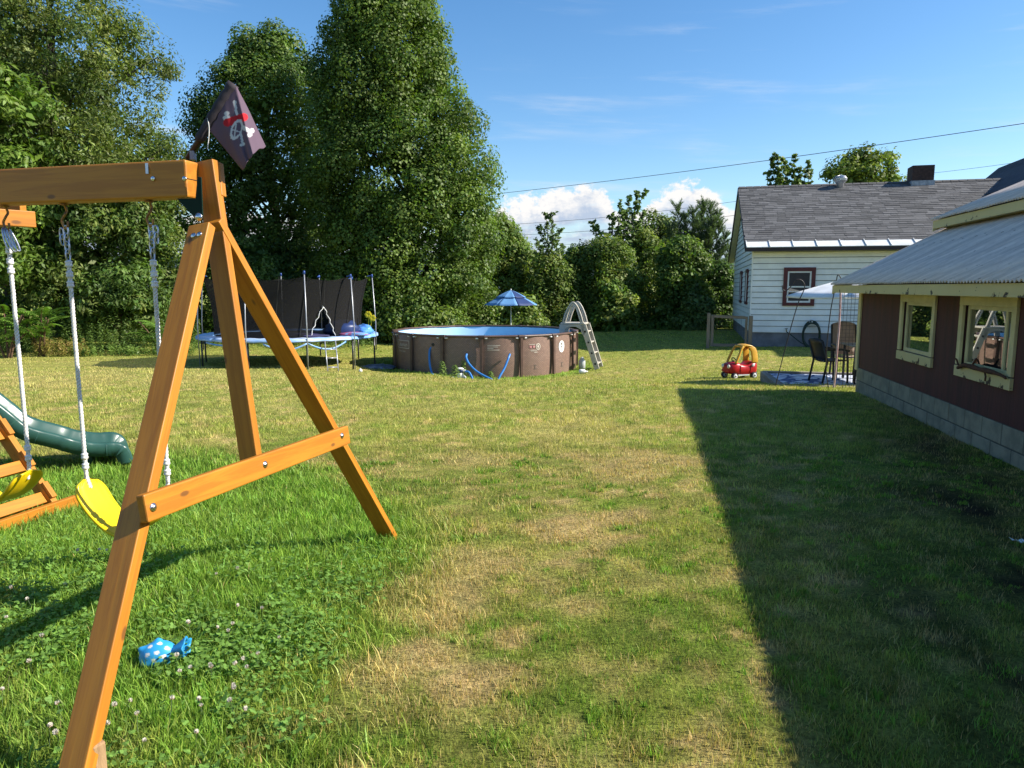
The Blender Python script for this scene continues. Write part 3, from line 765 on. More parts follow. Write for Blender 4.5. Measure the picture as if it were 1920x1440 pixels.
    MB().grid(rows).build('wing_roof', M_dsh, house, solid=.06)
    wg = MB(); hbox(wg, 9.62, 15.0, -1.3, 9.5, -.8, 4.7); wg.prism([hp(9.7, -1.3, 4.7), hp(15, -1.3, 4.7), hp(15, -1.3, 8.0), hp(12.4, -1.3, 7.2), hp(10.7, -1.3, 6.5)], HD * 10.8); wg.build('wing_wall', M_siding, house)
build_house()
def hose_and_gate():
    # hose coil on its hanger
    c = hp(1.98, -.14, -.02)
    h = empty('garden_hose', hp(1.98, -.14, float(C0.z)), 'dark green garden hose coiled on the house wall by the window', 'hose')
    mb = MB(); pts = []
    for k in range(5 * 28 + 1):
        a = 2 * math.pi * k / 28; rr = 1 + .08 * math.sin(k * .19 + 1)
        pts.append(c + HU * (.27 * rr * math.cos(a)) + HD * (-.03 - .10 * ((k / 140) - .5) + .02 * math.sin(k * .7)) + Vector((0, 0, .43 * rr * math.sin(a) - .02 * (k / 140))))
    mb.tube(pts, .022, 6); mb.build('hose_coil', mat('hose_green', (.012, .035, .022), (.01, .025, .018), rough=.4), h, smooth=True)
    mb = MB(); mb.tube([c + HU * -.1 + Vector((0, 0, .42)), c + HU * .1 + Vector((0, 0, .42))], .03); mb.tube([c + Vector((0, 0, .5)) + HD * .12, c + Vector((0, 0, .42)) - HD * .05], .025)
    mb.build('hanger', M_trimw, h)
    MB().tube(spline([c + Vector((0, 0, -.42)), c + HU * -.3 + Vector((0, 0, -.30)), c + HU * -.62 + Vector((0, 0, -.05)), hp(1.18, -.15, .06)]), .016, 6).build('hose_end', MATS['hose_green'], h, smooth=True)
    # gate frame left of the house
    M_gw = mat('grey_weathered_wood', (.22, .18, .14), (.13, .11, .09), rough=.9, scale=3, stretch=(.6, 8, 8), bump=.4)
    p0, p1 = G(1331, 652), G(1397, 656); p0.y = 24.6; p0.x = (1331 - 960) / 1345 * 24.6; p0.z = float(gz(p0.x, p0.y)); p1 = Vector((p0.x + 1.32, 24.2, 0)); p1.z = float(gz(p1.x, p1.y))
    g = empty('wooden_gate', p0, 'weathered grey wooden gate frame standing beside the house corner', 'gate')
    dirn = (p1 - p0); dirn.z = 0; dirn.normalize(); nrm = dirn.cross(Vector((0, 0, 1))); zz = Vector((0, 0, 1))
    board('post', p0 - zz * .1, p0 + zz * 1.22, nrm, .11, .11, M_gw, g)
    board('post', p1 - zz * .1, p1 + zz * 1.12, nrm, .13, .13, M_gw, g)
    a, b = p0 + dirn * .13, p1 - dirn * .14
    board('stile', a + zz * .07, a + zz * 1.16, nrm, .10, .05, M_gw, g); board('stile', b + zz * .07, b + zz * 1.10, nrm, .08, .05, M_gw, g)
    board('rail', a + zz * 1.11 + dirn * .05, b + zz * 1.06 - dirn * .04, nrm, .10, .046, M_gw, g); board('rail', a + zz * .12 + dirn * .05, b + zz * .12 - dirn * .04, nrm, .10, .046, M_gw, g)
    # fine wire in the gate
    w = MB()
    for k in range(1, 7):
        t = k / 7; w.tube([a.lerp(b, t) + zz * .15, a.lerp(b, t) + zz * 1.05], .003, 4)
    for k in range(1, 6): w.tube([a + zz * (.15 + .16 * k), b + zz * (.15 + .16 * k)], .003, 4)
    w.build('wire_mesh', mat('wire', (.08, .08, .08), rough=.5, metal=.7), g)
hose_and_gate()

# ================================================================== SWING SET
def wood_mat(name, c1, c2, c3):
    m = bpy.data.materials.new(name); m.use_nodes = True; t = m.node_tree; k = NT(t); b = t.nodes['Principled BSDF']
    oi = k.n('ShaderNodeObjectInfo')
    co = k.n('ShaderNodeTexCoord').outputs['Object']
    off = k.n('ShaderNodeVectorMath', operation='ADD'); t.links.new(co, off.inputs[0]); t.links.new(k.vec(k.m('MULTIPLY', oi.outputs['Random'], 9.0), k.m('MULTIPLY', oi.outputs['Random'], 5.0), 0.0), off.inputs[1])
    mp = k.n('ShaderNodeMapping'); mp.inputs['Scale'].default_value = (.9, 14, 14); t.links.new(off.outputs[0], mp.inputs[0])
    g = k.noise(mp.outputs[0], 2.2, 6.0, .65, dist=.6); big = k.noise(off.outputs[0], 2.5, 3.0)
    mp2 = k.n('ShaderNodeMapping'); mp2.inputs['Scale'].default_value = (1.3, 3.0, 3.0); t.links.new(off.outputs[0], mp2.inputs[0])
    vo = k.n('ShaderNodeTexVoronoi'); vo.inputs['Scale'].default_value = 2.1; t.links.new(mp2.outputs[0], vo.inputs['Vector'])
    knot = k.sstep(vo.outputs['Distance'], .085, .04)
    c = k.mix(k.sstep(g, .38, .62), c1 + (1,), c2 + (1,)); c = k.mix(k.m('MULTIPLY', big, .35), c, c3 + (1,)); c = k.mix(k.m('MULTIPLY', knot, .8), c, (.12, .05, .015, 1))
    t.links.new(c, b.inputs['Base Color']); b.inputs['Roughness'].default_value = .5; b.inputs['Specular IOR Level'].default_value = .35
    bn = k.n('ShaderNodeBump'); bn.inputs['Strength'].default_value = .25; bn.inputs['Distance'].default_value = .004
    t.links.new(g, bn.inputs['Height']); t.links.new(bn.outputs[0], b.inputs['Normal'])
    return m
M_wood = wood_mat('stained_cedar', (.49, .200, .018), (.38, .142, .013), (.31, .105, .010))
M_bolt = mat('zinc_bolt', (.65, .65, .66), (.5, .5, .5), rough=.25, metal=1.0)
M_bracket = mat('green_steel', (.004, .022, .013), (.003, .017, .011), rough=.65, spec=.15)
M_yellow = mat('yellow_plastic', (.80, .56, .008), (.74, .50, .006), rough=.35, scale=3)
M_rope = mat('white_rope', (.74, .72, .68), (.60, .58, .54), rough=.7, scale=40)
M_zinc = mat('zinc_chain', (.50, .52, .56), (.36, .38, .42), rough=.3, metal=.9)
M_rust = mat('rusty_hook', (.42, .22, .06), (.22, .11, .05), rough=.5, metal=.6, scale=30)
def M_f_dark(): return mat('socket_dark', (.02, .018, .016), rough=.8)
M_slide = mat('green_plastic', (.028, .085, .070), (.022, .07, .058), rough=.32, scale=3, spec=.5)
F1, F2 = G(114, 1524), G(738, 1006)
ZZ = Vector((0, 0, 1))
AD = Vector((F2.x - F1.x, F2.y - F1.y, 0)).normalized()      # across the A-frame, away from the camera
BD = Vector((-AD.y, AD.x, 0))                                  # along the beam, to the left
def ray_plane(px, py, p, n):
    d = ray(px, py); o = Vector((0, 0, CAM_H)); return o + d * ((p - o).dot(n) / d.dot(n))
TOP = P(384, 302, 3.24)
AN = (F2 - F1).cross(TOP - F1).normalized(); AN = AN if AN.x > 0 else -AN      # outward (right)
def ap(px, py, off=0.0): return ray_plane(px, py, F1 + AN * off, AN)
swing_set = empty('swing_set', (F1 + F2) / 2, 'orange stained wooden swing set with A-frame legs at left', 'swing set')
def bolt(p, n, r, parent, nm='bolt'):
    z = Vector(n).normalized(); A = frame(z.orthogonal(), z)
    MB().lathe(p, [(r * 1.3, -.002), (r * 1.3, .003), (r, .004), (r * .85, r * .5), (r * .4, r * .8)], 12, A).build(nm, M_bolt, parent, smooth=True)
def build_swing():
    inpl = lambda a, b: AN.cross(b - a).normalized()
    # legs and post
    t1 = ap(379, 425); a = F1 - ZZ * .06
    board('leg', a, t1, inpl(a, t1), .105, .045, M_wood, swing_set)
    t2 = ap(396, 415); b = F2 - ZZ * .06
    board('leg', b, t2, inpl(b, t2), .100, .042, M_wood, swing_set)
    pt, pb = ap(387, 303), ap(472, 868)
    board('centre_post', pb, pt, inpl(pb, pt), .092, .042, M_wood, swing_set)
    k0, k1 = ap(397, 309), ap(403, 372)
    board('block', k0 + AN * .012, k1 + AN * .012, inpl(k0, k1), .075, .034, M_wood, swing_set)
    br0, br1 = ap(266, 955, .073), ap(650, 815, .073)
    bo = board('cross_brace', br0, br1, AN, .100, .036, M_wood, swing_set, bevel=.006)
    for px, py in ((287, 951), (497, 871), (641, 817)): bolt(ap(px, py, .0915), AN, .012, swing_set)
    for px, py in ((363, 449), (377, 446)):
        p = t1 + (F1 - t1).normalized() * .06 + AN * (-.012 + (px - 363) * .0021); nn = AN.cross(F1 - t1).normalized(); nn = nn if nn.y < 0 else -nn
        bolt(p + nn * .0225, nn, .010, swing_set)
    # beam: two timbers, one on the other, stopping short of the post
    e = P(362, 337, 3.20); L = 2.75
    board('beam', e + BD * .0, e + BD * L, ZZ, .088, .158, M_wood, swing_set, bevel=.008)
    MB().box(e - BD * .0005 + AD * .0, (.004, .086, .0022), Matrix((BD, AD, ZZ)).transposed()).build('end_check', M_f_dark(), swing_set)
    fr = -AD * .047
    for px in (287, 346):
        bolt(ray_plane(px, 335, e + fr, AD), -AD, .008, swing_set)
    s = ray_plane(276, 316, e + fr, AD); MB().box(s, (.012, .008, .045)).build('staple', M_zinc, swing_set)
    # gusset under the beam
    def q(px, py): return ray_plane(px, py, e + fr * .8, AD)
    gs = MB().prism([q(331, 372), q(366, 372), q(370, 331), q(377, 332), q(380, 404), q(377, 414), q(370, 415), q(364, 408)], AD * .006)
    gs.build('bracket', M_bracket, swing_set, bevel=.002)
    bolt(q(373, 407) - AD * .002, -AD, .014, swing_set)
    # play tower pieces reaching in from the left: ladder, ground rail, platform joists
    Rf, Lf = G(104, 958), G(-18, 1012)
    Lf = Rf - AD * (Rf - Lf).length
    up = ray_plane(-2, 800, Rf, AD); rd = (up - Rf).normalized()
    for ft in (Rf, Lf):
        board('ladder_rail', ft - rd * .03, ft + rd * 1.75, rd.cross(AD), .045, .09, M_wood, swing_set)
    nrm = rd.cross(AD).normalized(); nrm = nrm if nrm.z > 0 else -nrm
    for k in range(5):
        c = .12 + .27 * k
        board('ladder_step', Lf + rd * c + AD * .024, Rf + rd * c - AD * .024, nrm, .085, .032, M_wood, swing_set)
        board('cleat', Rf + rd * (c - .04) + nrm * .058, Rf + rd * (c + .09) + nrm * .058, nrm, .04, .024, M_wood, swing_set)
    board('ground_rail', Lf + ZZ * .035 - AD * .12 - BD * .06, Rf + ZZ * .035 + AD * .12 - BD * .06, BD, .10, .04, M_wood, swing_set)
    j1 = P(64, 412, 3.95)
    board('platform_joist', j1, j1 - AD * 1.3 + BD * .45, AD.cross(ZZ) , .085, .045, M_wood, swing_set)
    board('platform_joist', j1 + BD * .10 + AD * .03 + ZZ * .04, j1 + BD * 1.4 + AD * .03 + ZZ * .04, AD, .14, .04, M_wood, swing_set)
    for sx in (0, 1):          # tower posts beyond the frame edge
        for sy in (0, 1):
            c = e + BD * (2.6 + 1.1 * sx) + AD * (-.45 + .95 * sy); c.z = 0
            board('tower_post', c - ZZ * .05, c + ZZ * 2.25, AD, .085, .085, M_wood, swing_set)
    for k in range(7):
        c = e + BD * (2.62 + .16 * k); c.z = 1.2
        board('deck_board', c - AD * .5, c + AD * .55, ZZ, .14, .025, M_wood, swing_set)
    return e
BEAM_E = build_swing()

def rope_strands(p0, p1, r=.0054, off=.0052, pitch=.05):
    mb = MB(); d = (p1 - p0); L = d.length; z = d.normalized(); x = z.orthogonal().normalized(); y = z.cross(x); n = max(8, int(L / pitch * 9))
    for s in range(3):
        mb.tube([p0 + z * (L * i / n) + (x * math.cos(2 * math.pi * (L * i / n / pitch + s / 3)) + y * math.sin(2 * math.pi * (L * i / n / pitch + s / 3))) * off for i in range(n + 1)], r, 5)
    return mb
def link(mb, c, ax, wd, ln, wid, r):
    """one oval chain link: long axis ax, wide axis wd"""
    pts = []
    for i in range(17):
        a = 2 * math.pi * i / 16; pts.append(c + ax * (ln / 2 * math.sin(a)) + wd * (wid / 2 * math.copysign(abs(math.cos(a)) ** .7, math.cos(a))))
    mb.tube(pts, r, 6, cap=False)
def swing(s0, s1, zr, zmin, label, strap):
    e = BEAM_E; zb = e.z - .082
    base = e + BD * ((s0 + s1) / 2); base.z = float(gz(base.x, base.y)) + zmin
    root = empty('swing', base, label, 'swing', 'yellow belt swings hanging from the beam')
    for s in (s0, s1):
        h = e + BD * s; h.z = zb
        hk = MB().lathe(h, [(.018, .0), (.018, -.006), (.008, -.008)], 10).tube(spline([h, h - ZZ * .03 + AD * .012, h - ZZ * .05, h - ZZ * .075 + BD * .018, h - ZZ * .10 + BD * .012, h - ZZ * .112, h - ZZ * .10 - BD * .012, h - ZZ * .08 - BD * .014]), .0055, 6)
        hk.build('hook', M_rust, root, smooth=True)
        z = zb - .105
        if strap and s == s0:
            for j in range(3):
                mb = MB(); link(mb, h + ZZ * (z - zb - .055) + BD * (-.018 * (j - .3)) , (ZZ * .95 + BD * (.25 + .12 * j)).normalized(), AD, .12, .03, .0045); mb.build('chain_link', M_zinc, root, smooth=True)
            z -= .10
        else:
            for j in range(4):
                mb = MB(); link(mb, h + ZZ * (z - zb - .022 - .036 * j), ZZ, BD if j % 2 == 0 else AD, .054, .024, .0042); mb.build('chain_link', M_zinc, root, smooth=True)
            for j in range(2):
                mb = MB(); link(mb, h + ZZ * (z - zb - .03 - .03 * j) + BD * (.026 * (1 if s == s1 else -1)), ZZ, AD if j else BD, .05, .022, .004); mb.build('chain_link', M_zinc, root, smooth=True)
            z -= .165
        top = Vector((h.x, h.y, z)); bot = Vector((h.x, h.y, zr))
        ro = rope_strands(top, bot).build('rope', M_rope, root, smooth=True)
        for zz in (z - .005, z - .055, z - .10, zr + .05, zr + .10):
            MB().lathe((h.x, h.y, zz), [(.010, -.015), (.0145, -.013), (.016, -.005), (.0135, 0), (.0135, .004), (.016, .009), (.014, .013), (.010, .015)], 12).build('rope_clamp', mat('clamp_white', (.72, .71, .68), rough=.5), ro, smooth=True)
        # short knot of rope into the seat
        rope_strands(bot, bot - ZZ * .06 + (BD * (.02 if s == s0 else -.02)), pitch=.045).build('rope_tail', M_rope, root, smooth=True)
    # belt seat
    c0 = e + BD * ((s0 + s1) / 2); hw = abs(s1 - s0) / 2 + .03
    n, m = 40, 9; top = []; 
    for i in range(n + 1):
        t = -1 + 2 * i / n; at = abs(t)
        x = t * hw * (1 - .10 * at ** 4); z = zmin + (zr - .01 - zmin) * (at ** 1.75)
        wv = .085 * math.sqrt(max(1 - max(0, (at - .78) / .22) ** 2.2, .0)) + .0005
        wv *= 1 - .10 * math.cos(t * 3.14) * .5
        dz = (zr - zmin) * 1.75 * at ** .75 * math.copysign(1, t)
        nrm = (BD * -dz + ZZ * hw).normalized()
        p = Vector((c0.x, c0.y, 0)) + BD * x + ZZ * z
        row = []
        for j in range(m + 1):
            v = -1 + 2 * j / m; rise = -.006 * (abs(v) ** 6) * 0 + (.003 if .62 < abs(v) < .80 else 0)
            row.append(p + AD * (v * wv) + nrm * (-rise))
        top.append(row)
    MB().grid(top).build('seat', M_yellow, root, smooth=True, solid=.013)
swing(.235, .705, .64, .385, 'yellow belt swing nearer the A-frame leg, seat partly behind it', False)
swing(1.05, 1.52, .66, .47, 'yellow belt swing at the left edge with blue-grey chain', True)

# slide
def build_slide():
    toe = G(234, 873); BD = Vector((-.85, -.53, 0)).normalized(); AD = Vector((-.53, .85, 0)).normalized()     # the chute runs back toward the tower at the near left
    prof = [(-.01, .02), (.01, .11), (.06, .155), (.19, .165), (.35, .205), (.50, .275), (.715, .375), (.855, .53), (1.1, .80), (1.4, 1.06), (1.75, 1.22)]
    path = spline([toe + BD * s + ZZ * z for s, z in prof], 5)
    rows = []
    wd = .24
    n = len(path)
    sec = [(-wd - .035, -.055), (-wd - .04, .045), (-wd - .03, .06), (-wd - .005, .06), (-wd + .012, .045), (-wd + .03, -.03), (-wd * .5, -.05), (0, -.055), (wd * .5, -.05), (wd - .03, -.03), (wd - .012, .045), (wd + .005, .06), (wd + .03, .06), (wd + .04, .045), (wd + .035, -.055)]
    for i, p in enumerate(path):
        t = (path[min(i + 1, n - 1)] - path[max(i - 1, 0)]).normalized(); up = AD.cross(t).normalized(); up = up if up.z > 0 else -up
        w_ = 1 + .035 * (math.sin(i * 1.15) > .92)
        rows.append([p + AD * (.26 + a * w_) + up * b for a, b in sec])
    sl = empty('slide', toe, 'dark green plastic slide ending in the grass behind the swings', 'slide')
    MB().grid(rows).build('chute', M_slide, sl, smooth=True, solid=.008)
    # ribs across the side wall
    for i in range(8, n - 4, 5):
        mb = MB(); p = path[i]; t = (path[i + 1] - path[i - 1]).normalized(); up = AD.cross(t); up = up if up.z > 0 else -up
        mb.tube([p + AD * (.26 - wd - .040) + up * b for b in (-.05, 0, .045)] + [p + AD * (.26 - wd - .02) + up * .064], .006, 6); mb.build('rib', M_slide, sl, smooth=True)
    # runner under the toe
    MB().tube([toe + BD * .25 + ZZ * .13 + AD * .2, toe + BD * .25 - ZZ * .02 + AD * .2], .03).build('foot', M_slide, sl)
build_slide()

# stake by the front foot
def build_stake():
    p = G(186, 1470) + ZZ * .06; m = mat('raw_wood', (.42, .27, .14), (.30, .18, .09), rough=.85, scale=4, stretch=(1, 8, 8), bump=.5)
    A = frame(Vector((.05, -.08, 1)), Vector((.8, -.5, 0)))
    o = MB().box(p + ZZ * .01, (.16, .042, .042), A).build('wooden_stake', m, None, bevel=.006, origin=p + ZZ * .01, axes=A)
    tag(o, 'short raw wooden stake beside the foot of the nearest orange leg', 'stake')
build_stake()

# ------------------------------------------------------------------ pirate flag
def build_flag():
    D0 = 3.30
    fl = empty('pirate_flag', P(362, 297, D0), 'black pirate flag with skull and crossbones on the swing set', 'flag')
    p0, p1 = P(352, 299, D0), P(438, 157, D0)
    MB().tube([p0, p1], .015, 10).build('pole', mat('black_pole', (.02, .018, .02), rough=.4), fl, smooth=True)
    cl = MB().box(P(362, 292, D0), (.02, .03, .04)); cl.build('clip', mat('grey_clip', (.22, .24, .28), rough=.5), fl, bevel=.003)
    # sleeve: bunched cloth round the pole
    a, b = P(372, 265, D0), P(438, 157, D0); mb = MB(); pts = [a.lerp(b, i / 14) for i in range(15)]
    mb.tube(pts, [.019 + .006 * abs(math.sin(i * 1.3)) + .003 * (i > 4) for i in range(15)], 10); mb.build('sleeve', mat('flag_black', (.035, .028, .035), (.025, .02, .026), rough=.8), fl, smooth=True)
    # cloth: shaded panel and the lit fold to the right of it, one continuous sheet
    Tq, Bq, Q, Mq, Rq = (440, 158), (386, 236), (455, 319), (474, 289), (498, 273)
    nu, nv = 60, 80; V = []; Cc = []
    def lerp2(a, b, t): return (a[0] + (b[0] - a[0]) * t, a[1] + (b[1] - a[1]) * t)
    fold = .62
    for j in range(nv + 1):
        t = j / nv
        for i in range(nu + 1):
            s = i / nu
            if s <= fold:
                k = s / fold
                # from hoist-left edge (B..Q) to fold line (T..M)
                L = lerp2(Bq, Q, t); F = lerp2(Tq, Mq, t); hoist = lerp2(Bq, Tq, k)
                x, y = lerp2(L, F, k); dep = D0 - .01 - .02 * t * math.sin(k * 3.1) - .06 * k * t
            else:
                k = (s - fold) / (1 - fold); F = lerp2(Tq, Mq, t); Rr = lerp2((Tq[0] + 3, Tq[1] + 2), Rq, t)
                x, y = lerp2(F, Rr, k); dep = D0 - .01 - .06 * t + .15 * k * t
                y += 1.2 * math.sin(k * 9) * t ** 3
            x += .8 * math.sin(t * 9 + s * 4) * (1 - t) * s; dep += .010 * math.sin(s * 13 + t * 3) * t ** .7 + .004 * math.sin(s * 31 + t * 9) * t; y += 1.6 * math.sin(s * 15) * t ** 4
            V.append(P(x, y, dep))
            # print on the cloth (coordinates along the sheet)
            base = (.14, .095, .13)
            u, v = (x, y)
            def cap(ax, ay, bx, by, r):
                dx, dy = bx - ax, by - ay; tt = max(0, min(1, ((u - ax) * dx + (v - ay) * dy) / (dx * dx + dy * dy))); return math.hypot(u - ax - tt * dx, v - ay - tt * dy) < r
            c = base; W = (.62, .60, .60); RED = (.50, .022, .03)
            # bones
            if cap(427, 220, 470, 248, 3.6) or math.hypot(u - 423, v - 222) < 4.6 or math.hypot(u - 425.5, v - 213) < 4.6 or math.hypot(u - 468, v - 253) < 4.6 or math.hypot(u - 472, v - 245) < 4.6: c = W
            if cap(440, 192, 455, 268, 2.4) or math.hypot(u - 440, v - 192) < 3.8 or math.hypot(u - 453, v - 272) < 3 or math.hypot(u - 457, v - 270) < 3: c = W
            # bandana then skull outline
            if cap(427, 230, 457, 220, 7.5): c = RED
            ex = ((u - 444) * .93 + (v - 243) * .37) / 10.5; ey = (-(u - 444) * .37 + (v - 243) * .93) / 20.5; rr = math.hypot(ex, ey)
            if rr < 1 and v > 224: c = W if rr > .70 else base
            if v > 224 and rr < .8 and (abs(u - 442 + (v - 240) * .1) < 1.2 or abs(v - 246 - (u - 444) * .3) < 1.1): c = W
            Cc.append(c)
    V = np.array([list(p) for p in V]); i = np.arange((nu + 1) * (nv + 1)).reshape(nv + 1, nu + 1)
    q = np.stack([i[:-1, :-1], i[:-1, 1:], i[1:, 1:], i[1:, :-1]], -1).reshape(-1, 4)
    o = np_mesh('cloth', V, 4, attr_mat('flag_cloth', rough=.8, spec=.2, transl=.18), np.array(Cc), parent=fl, faces=(q.ravel().astype(np.int32), np.arange(0, len(q) * 4, 4, dtype=np.int32)), smooth=True)
    md = o.modifiers.new('thickness', 'SOLIDIFY'); md.thickness = .0015
    MB().tube(spline([P(389, 222, D0 - .02), P(392, 240, D0 - .025), P(391, 262, D0 - .025), P(389, 280, D0 - .025)]), .0022, 5).build('tie', M_rope, fl)
build_flag()

# ================================================================== POOL
PC = Vector((-.80, 21.3, 0)); PR = 2.74; PZ0 = float(gz(PC.x, PC.y - 2.7)) - .06; PZ1 = .285
def pp(ang, r, z): return PC + Vector((math.sin(ang) * r, -math.cos(ang) * r, z))
def pang(px): return math.asin(max(-1, min(1, (px - 910) / 172)))
def pz(py): return 1.55 - (py - 540) / 1333 * 18.75
def wicker_mat():
    m = bpy.data.materials.new('printed_wicker'); m.use_nodes = True; t = m.node_tree; k = NT(t); b = t.nodes['Principled BSDF']
    co = k.n('ShaderNodeTexCoord').outputs['Object']; sp = k.n('ShaderNodeSeparateXYZ'); t.links.new(co, sp.inputs[0])
    an = k.m('MULTIPLY', k.m('ARCTAN2', sp.outputs[0], sp.outputs[1]), 2.74)
    br = k.n('ShaderNodeTexBrick'); t.links.new(k.vec(an, sp.outputs[2], 0.0), br.inputs['Vector'])
    br.inputs['Scale'].default_value = 9.0; br.inputs['Mortar Size'].default_value = .035; br.inputs['Brick Width'].default_value = .6; br.inputs['Row Height'].default_value = .28
    br.inputs['Color1'].default_value = (.275, .170, .128, 1); br.inputs['Color2'].default_value = (.21, .130, .10, 1); br.inputs['Mortar'].default_value = (.08, .045, .036, 1)
    n = k.noise(co, 1.4, 5.0, .6)
    t.links.new(k.mix(k.sstep(n, .4, .75), br.outputs[0], k.mix(.35, br.outputs[0], (.20, .15, .12, 1))), b.inputs['Base Color']); b.inputs['Roughness'].default_value = .5
    return m
pool = empty('swimming_pool', PC + ZZ * PZ0, 'round above-ground pool with brown wicker-print wall and blue lining', 'pool')
M_prim = mat('pool_rail', (.11, .066, .052), (.085, .05, .04), rough=.4, scale=4)
M_print = mat('cream_print', (.62, .56, .48), rough=.6); M_printw = mat('white_print', (.8, .8, .78), rough=.6); M_printp = mat('pink_print', (.55, .25, .25), rough=.6); M_printd = mat('grey_print', (.10, .09, .08), rough=.6)
def build_pool():
    n = 128; NP = 16
    def wr(a):   # wall bulges a little between the posts
        f = (a / (2 * math.pi) * NP) % 1.0
        return PR - .075 + .05 * math.sin(math.pi * f)
    rows = [[pp(2 * math.pi * i / n, wr(2 * math.pi * i / n) + .02 * math.sin(math.pi * zt), PZ0 - .05 + (PZ1 - .02 - PZ0 + .05) * zt) for i in range(n)] for zt in (0, .2, .4, .6, .8, 1)]
    MB().grid(rows, closed=True).build('wall', wicker_mat(), pool, smooth=True, origin=PC)
    M_liner = mat('pale_blue_liner', (.42, .62, .82), (.38, .58, .80), rough=.45, scale=2)
    rows = [[pp(2 * math.pi * i / n, PR - .12, z) for i in range(n)][::-1] for z in (PZ0, (PZ0 + PZ1) / 2, PZ1 - .03)]
    lin = MB().grid(rows, closed=True); lin.add([pp(2 * math.pi * i / n, PR - .12, PZ0 + .01) for i in range(n)], [tuple(range(n))]); lin.build('liner', M_liner, pool, smooth=True)
    wm = bpy.data.materials.new('pool_water'); wm.use_nodes = True; b = wm.node_tree.nodes['Principled BSDF']; k = NT(wm.node_tree)
    b.inputs['Base Color'].default_value = (.08, .30, .48, 1); b.inputs['Roughness'].default_value = .04; b.inputs['IOR'].default_value = 1.33
    bn = k.n('ShaderNodeBump'); bn.inputs['Strength'].default_value = .15; wm.node_tree.links.new(k.noise(k.n('ShaderNodeTexCoord').outputs['Object'], 3.0, 3.0), bn.inputs['Height']); wm.node_tree.links.new(bn.outputs[0], b.inputs['Normal'])
    MB().add([pp(2 * math.pi * i / n, PR - .122, PZ1 - .50) for i in range(n)], [tuple(range(n))]).build('water', wm, pool)
    st = 2 * math.pi / NP
    for i in range(NP):
        a0, a1 = (i) * st, (i + 1) * st
        p0, p1 = pp(a0 + .025, PR - .04, PZ1), pp(a1 - .025, PR - .04, PZ1); A = frame(p1 - p0, ZZ); mb = MB(); L = (p1 - p0).length
        sec = [(.075 * math.copysign(abs(math.cos(t)) ** .7, math.cos(t)), .030 * math.copysign(abs(math.sin(t)) ** .7, math.sin(t))) for t in [2 * math.pi * q / 14 for q in range(14)]]
        c = (p0 + p1) / 2
        mb.grid([[c + A @ Vector((x, yy, zz)) for yy, zz in sec] for x in (-L / 2, L / 2)], closed=True); mb.build('top_rail', M_prim, pool, smooth=True)
        # joint cap, post
        A = frame(Vector((math.cos(a0), math.sin(a0), 0)), ZZ)
        j = MB().box(pp(a0, PR - .035, PZ1 - .003), (.20, .165, .072), A); j.build('joint_cap', mat('dark_cap', (.075, .045, .04), rough=.5), pool, bevel=.02)
        if -1.75 < ((a0 + math.pi) % (2 * math.pi)) - math.pi < 1.75:
            for sx in (-.12, .12):
                MB().box(pp(a0 + sx / PR, PR - .02, PZ1 - .045), (.07, .10, .03), A).build('clip', M_printw, pool, bevel=.008)
        ps = MB().hexa([pp(a0 - .013, PR - .02, PZ0 - .05), pp(a0 + .013, PR - .02, PZ0 - .05), pp(a0 + .013, PR + .05, PZ0 - .05), pp(a0 - .013, PR + .05, PZ0 - .05)],
                       [pp(a0 - .015, PR - .03, PZ1 - .035), pp(a0 + .015, PR - .03, PZ1 - .035), pp(a0 + .015, PR + .035, PZ1 - .035), pp(a0 - .015, PR + .035, PZ1 - .035)])
        ps.build('post', M_prim, pool, bevel=.008)
    # prints on the wall: mapped onto the curve
    def wall_pt(arc, z, ang0):
        a = ang0 + arc / PR
        return pp(a, wr(a % (2 * math.pi)) + .024, z)
    def text(body, size, ang0, z, m, name):
        cu = bpy.data.curves.new('print', 'FONT'); cu.body = body; cu.size = size; cu.align_x = 'CENTER'; cu.resolution_u = 2
        tob = bpy.data.objects.new('print', cu); me = tob.to_mesh()
        mb = MB(); mb.add([wall_pt(v.co.x, z + v.co.y, ang0) for v in me.vertices], [tuple(p.vertices) for p in me.polygons])
        tob.to_mesh_clear(); bpy.data.objects.remove(tob); mb.build(name, m, pool)
    def bars(lst, ang0, m, name):
        mb = MB()
        for a0, a1, z0, z1 in lst:
            k = max(2, int((a1 - a0) / .06)); mb.grid([[wall_pt(a0 + (a1 - a0) * i / k, z, ang0) for i in range(k + 1)] for z in (z0, z1)])
        mb.build(name, m, pool)
    def disc(a, z, ra, rz, ang0, m, name, hole=0):
        mb = MB(); o = [wall_pt(a + ra * math.cos(t), z + rz * math.sin(t), ang0) for t in [2 * math.pi * i / 24 for i in range(24)]]
        if hole:
            i_ = [wall_pt(a + ra * hole * math.cos(t), z + rz * hole * math.sin(t), ang0) for t in [2 * math.pi * i / 24 for i in range(24)]]
            mb.grid([o, i_], closed=True)
        else: mb.add(o, [tuple(range(24))])
        mb.build(name, m, pool)
    A1 = pang(767.5); z = pz(654)
    text('Coleman', .16, A1, z, M_print, 'logo_print')
    bars([(-.36, .36, z + .15, z + .165), (-.36, .36, z - .055, z - .04), (-.36, -.345, z - .04, z + .15), (.345, .36, z - .04, z + .15)], A1, M_print, 'logo_frame')
    text('Power Steel', .075, A1, z - .16, M_print, 'logo_print')
    A0 = pang(741.5); disc(0, pz(648), .16, .14, A0, M_print, 'emblem_print', .7)
    A2 = pang(931); z = pz(649); bars([(-.18, .16, z + .03, z + .045), (-.18, .1, z - .01, z + .005), (-.18, -.02, z - .05, z - .035), (-.18, .14, z - .09, z - .075)], A2, M_print, 'small_print')
